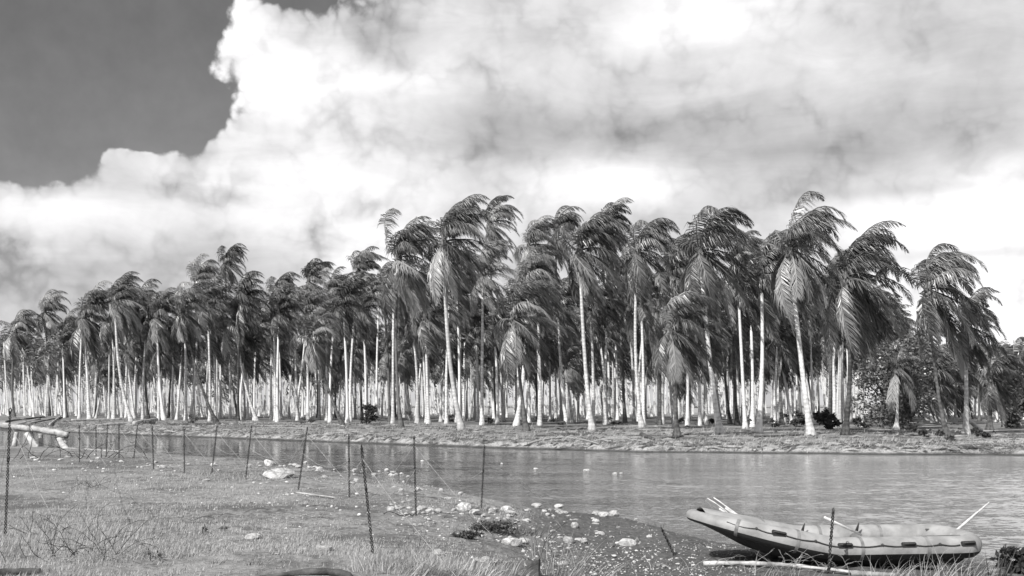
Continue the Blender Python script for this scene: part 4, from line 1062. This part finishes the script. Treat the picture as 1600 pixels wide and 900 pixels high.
    rp2 = [Vector((q.x, -q.y, q.z)) for q in rp]; V, Fc = tube(rp2, .011, 5); link('grab_line', mesh('grab_line', V, Fc, M['rope']), o)
    bmk = bmesh.new(); bmesh.ops.create_icosphere(bmk, subdivisions=2, radius=.026); km = bpy.data.meshes.new('knob'); bmk.to_mesh(km); bmk.free(); km.materials.append(M['rope'])
    for x in kn[1:]: link('knob', km, o, side(x, .42))
    for x in (-1.38, -.22, .93, 2.02):
        bmh = bmesh.new(); bmesh.ops.create_cube(bmh, size=1); bmesh.ops.scale(bmh, vec=(.27, .045, .085), verts=bmh.verts)
        bmesh.ops.bevel(bmh, geom=bmh.edges[:], offset=.014, segments=2, affect='EDGES')
        me = bpy.data.meshes.new('handle'); bmh.to_mesh(me); bmh.free(); me.materials.append(M['hull'])
        sl_ = -math.atan((sheer(x+.1)-sheer(x-.1))/.2)
        h = link('handle', me, o, side(x, .42), (-.42, sl_, 0)); 
        V, Fc = tube([(-.11, -.02, 0), (-.07, -.05, 0), (.07, -.05, 0), (.11, -.02, 0)], .016, 6); link('grip', mesh('grip', V, Fc, M['rope']), h)
    # row locks: small dark fins
    for x, y in ((-.3, B-.28), (.77, B-.28)):
        V, Fc = tube([(0, 0, 0), (.03, 0, .1), (.05, 0, .16)], [.03, .018, .008], 6); link('rowlock', mesh('rowlock', V, Fc, M['hull']), o, (x, y, sheer(x)+.12))
    # stern bracket
    V, Fc = tube([(2.5, -.3, .42), (2.64, -.25, .38), (2.66, 0, .34), (2.62, .2, .40)], .022, 6); link('tow_loop', mesh('tow_loop', V, Fc, M['hull']), o)
    return o
raft()
def oar(p0, p1, d0, d1, label, mt='oar', r=.02, blade_at=0, d2=None):
    a, b = at(p0[0], p0[1], d0), at(p1[0], p1[1], d1); r *= 1.25; o = empty('oar', a, label, 'oar', 'oars lying in the raft'); v = b-a; L = v.length
    V, Fc = tube([Vector((0, 0, 0)), v*.5, v], [r, r, r*.9], 8); link('shaft', mesh('shaft', V, Fc, M[mt]), o)
    if blade_at is not None:
        u = v.normalized(); s = u.cross(Vector((0, .5, 1))).normalized(); c = Vector((0, 0, 0)) if blade_at == 0 else v; sg = -1 if blade_at == 0 else 1
        V, Fc = [], []; nn = s.cross(u)*.012
        for k, (f, wv) in enumerate(((0, .02), (.12, .055), (.3, .075), (.46, .06))):
            q = c+u*sg*(-.18+f)
            V += [q-s*wv-nn*.5, q+s*wv-nn*.5, q+s*wv+nn, q-s*wv+nn]
        for k in range(3):
            for e in range(4): Fc.append((k*4+e, k*4+(e+1) % 4, (k+1)*4+(e+1) % 4, (k+1)*4+e))
        Fc += [(0, 1, 2, 3), (12, 13, 14, 15)]
        link('blade', mesh('blade', V, Fc, M[mt], False), o)
oar((1124, 794), (1184, 834), 20.0, 19.9, 'left white oar of the crossed pair at the bow of the raft', r=.02)
oar((1134, 793), (1186, 830), 20.3, 20.0, 'right white oar of the crossed pair at the bow, lying closer to the water', r=.026)
oar((1288, 808), (1346, 836), 19.8, 20.1, 'white oar shaft slanting down right behind the twisted picket', r=.018, blade_at=None)
oar((1528, 800), (1486, 836), 20.4, 20.2, 'white oar sticking up to the right at the stern of the raft', r=.02)
oar((1432, 839), (1500, 837), 19.6, 19.6, 'dark oar shaft lying near side at the stern', 'dark_wood', r=.014, blade_at=None)
oar((1446, 827), (1506, 829), 20.9, 20.9, 'dark oar shaft resting on the far tube at the stern', 'dark_wood', r=.012, blade_at=None)
print('objects', len(bpy.data.objects), 'tris', sum(len(m.polygons)*2 for m in bpy.data.meshes))
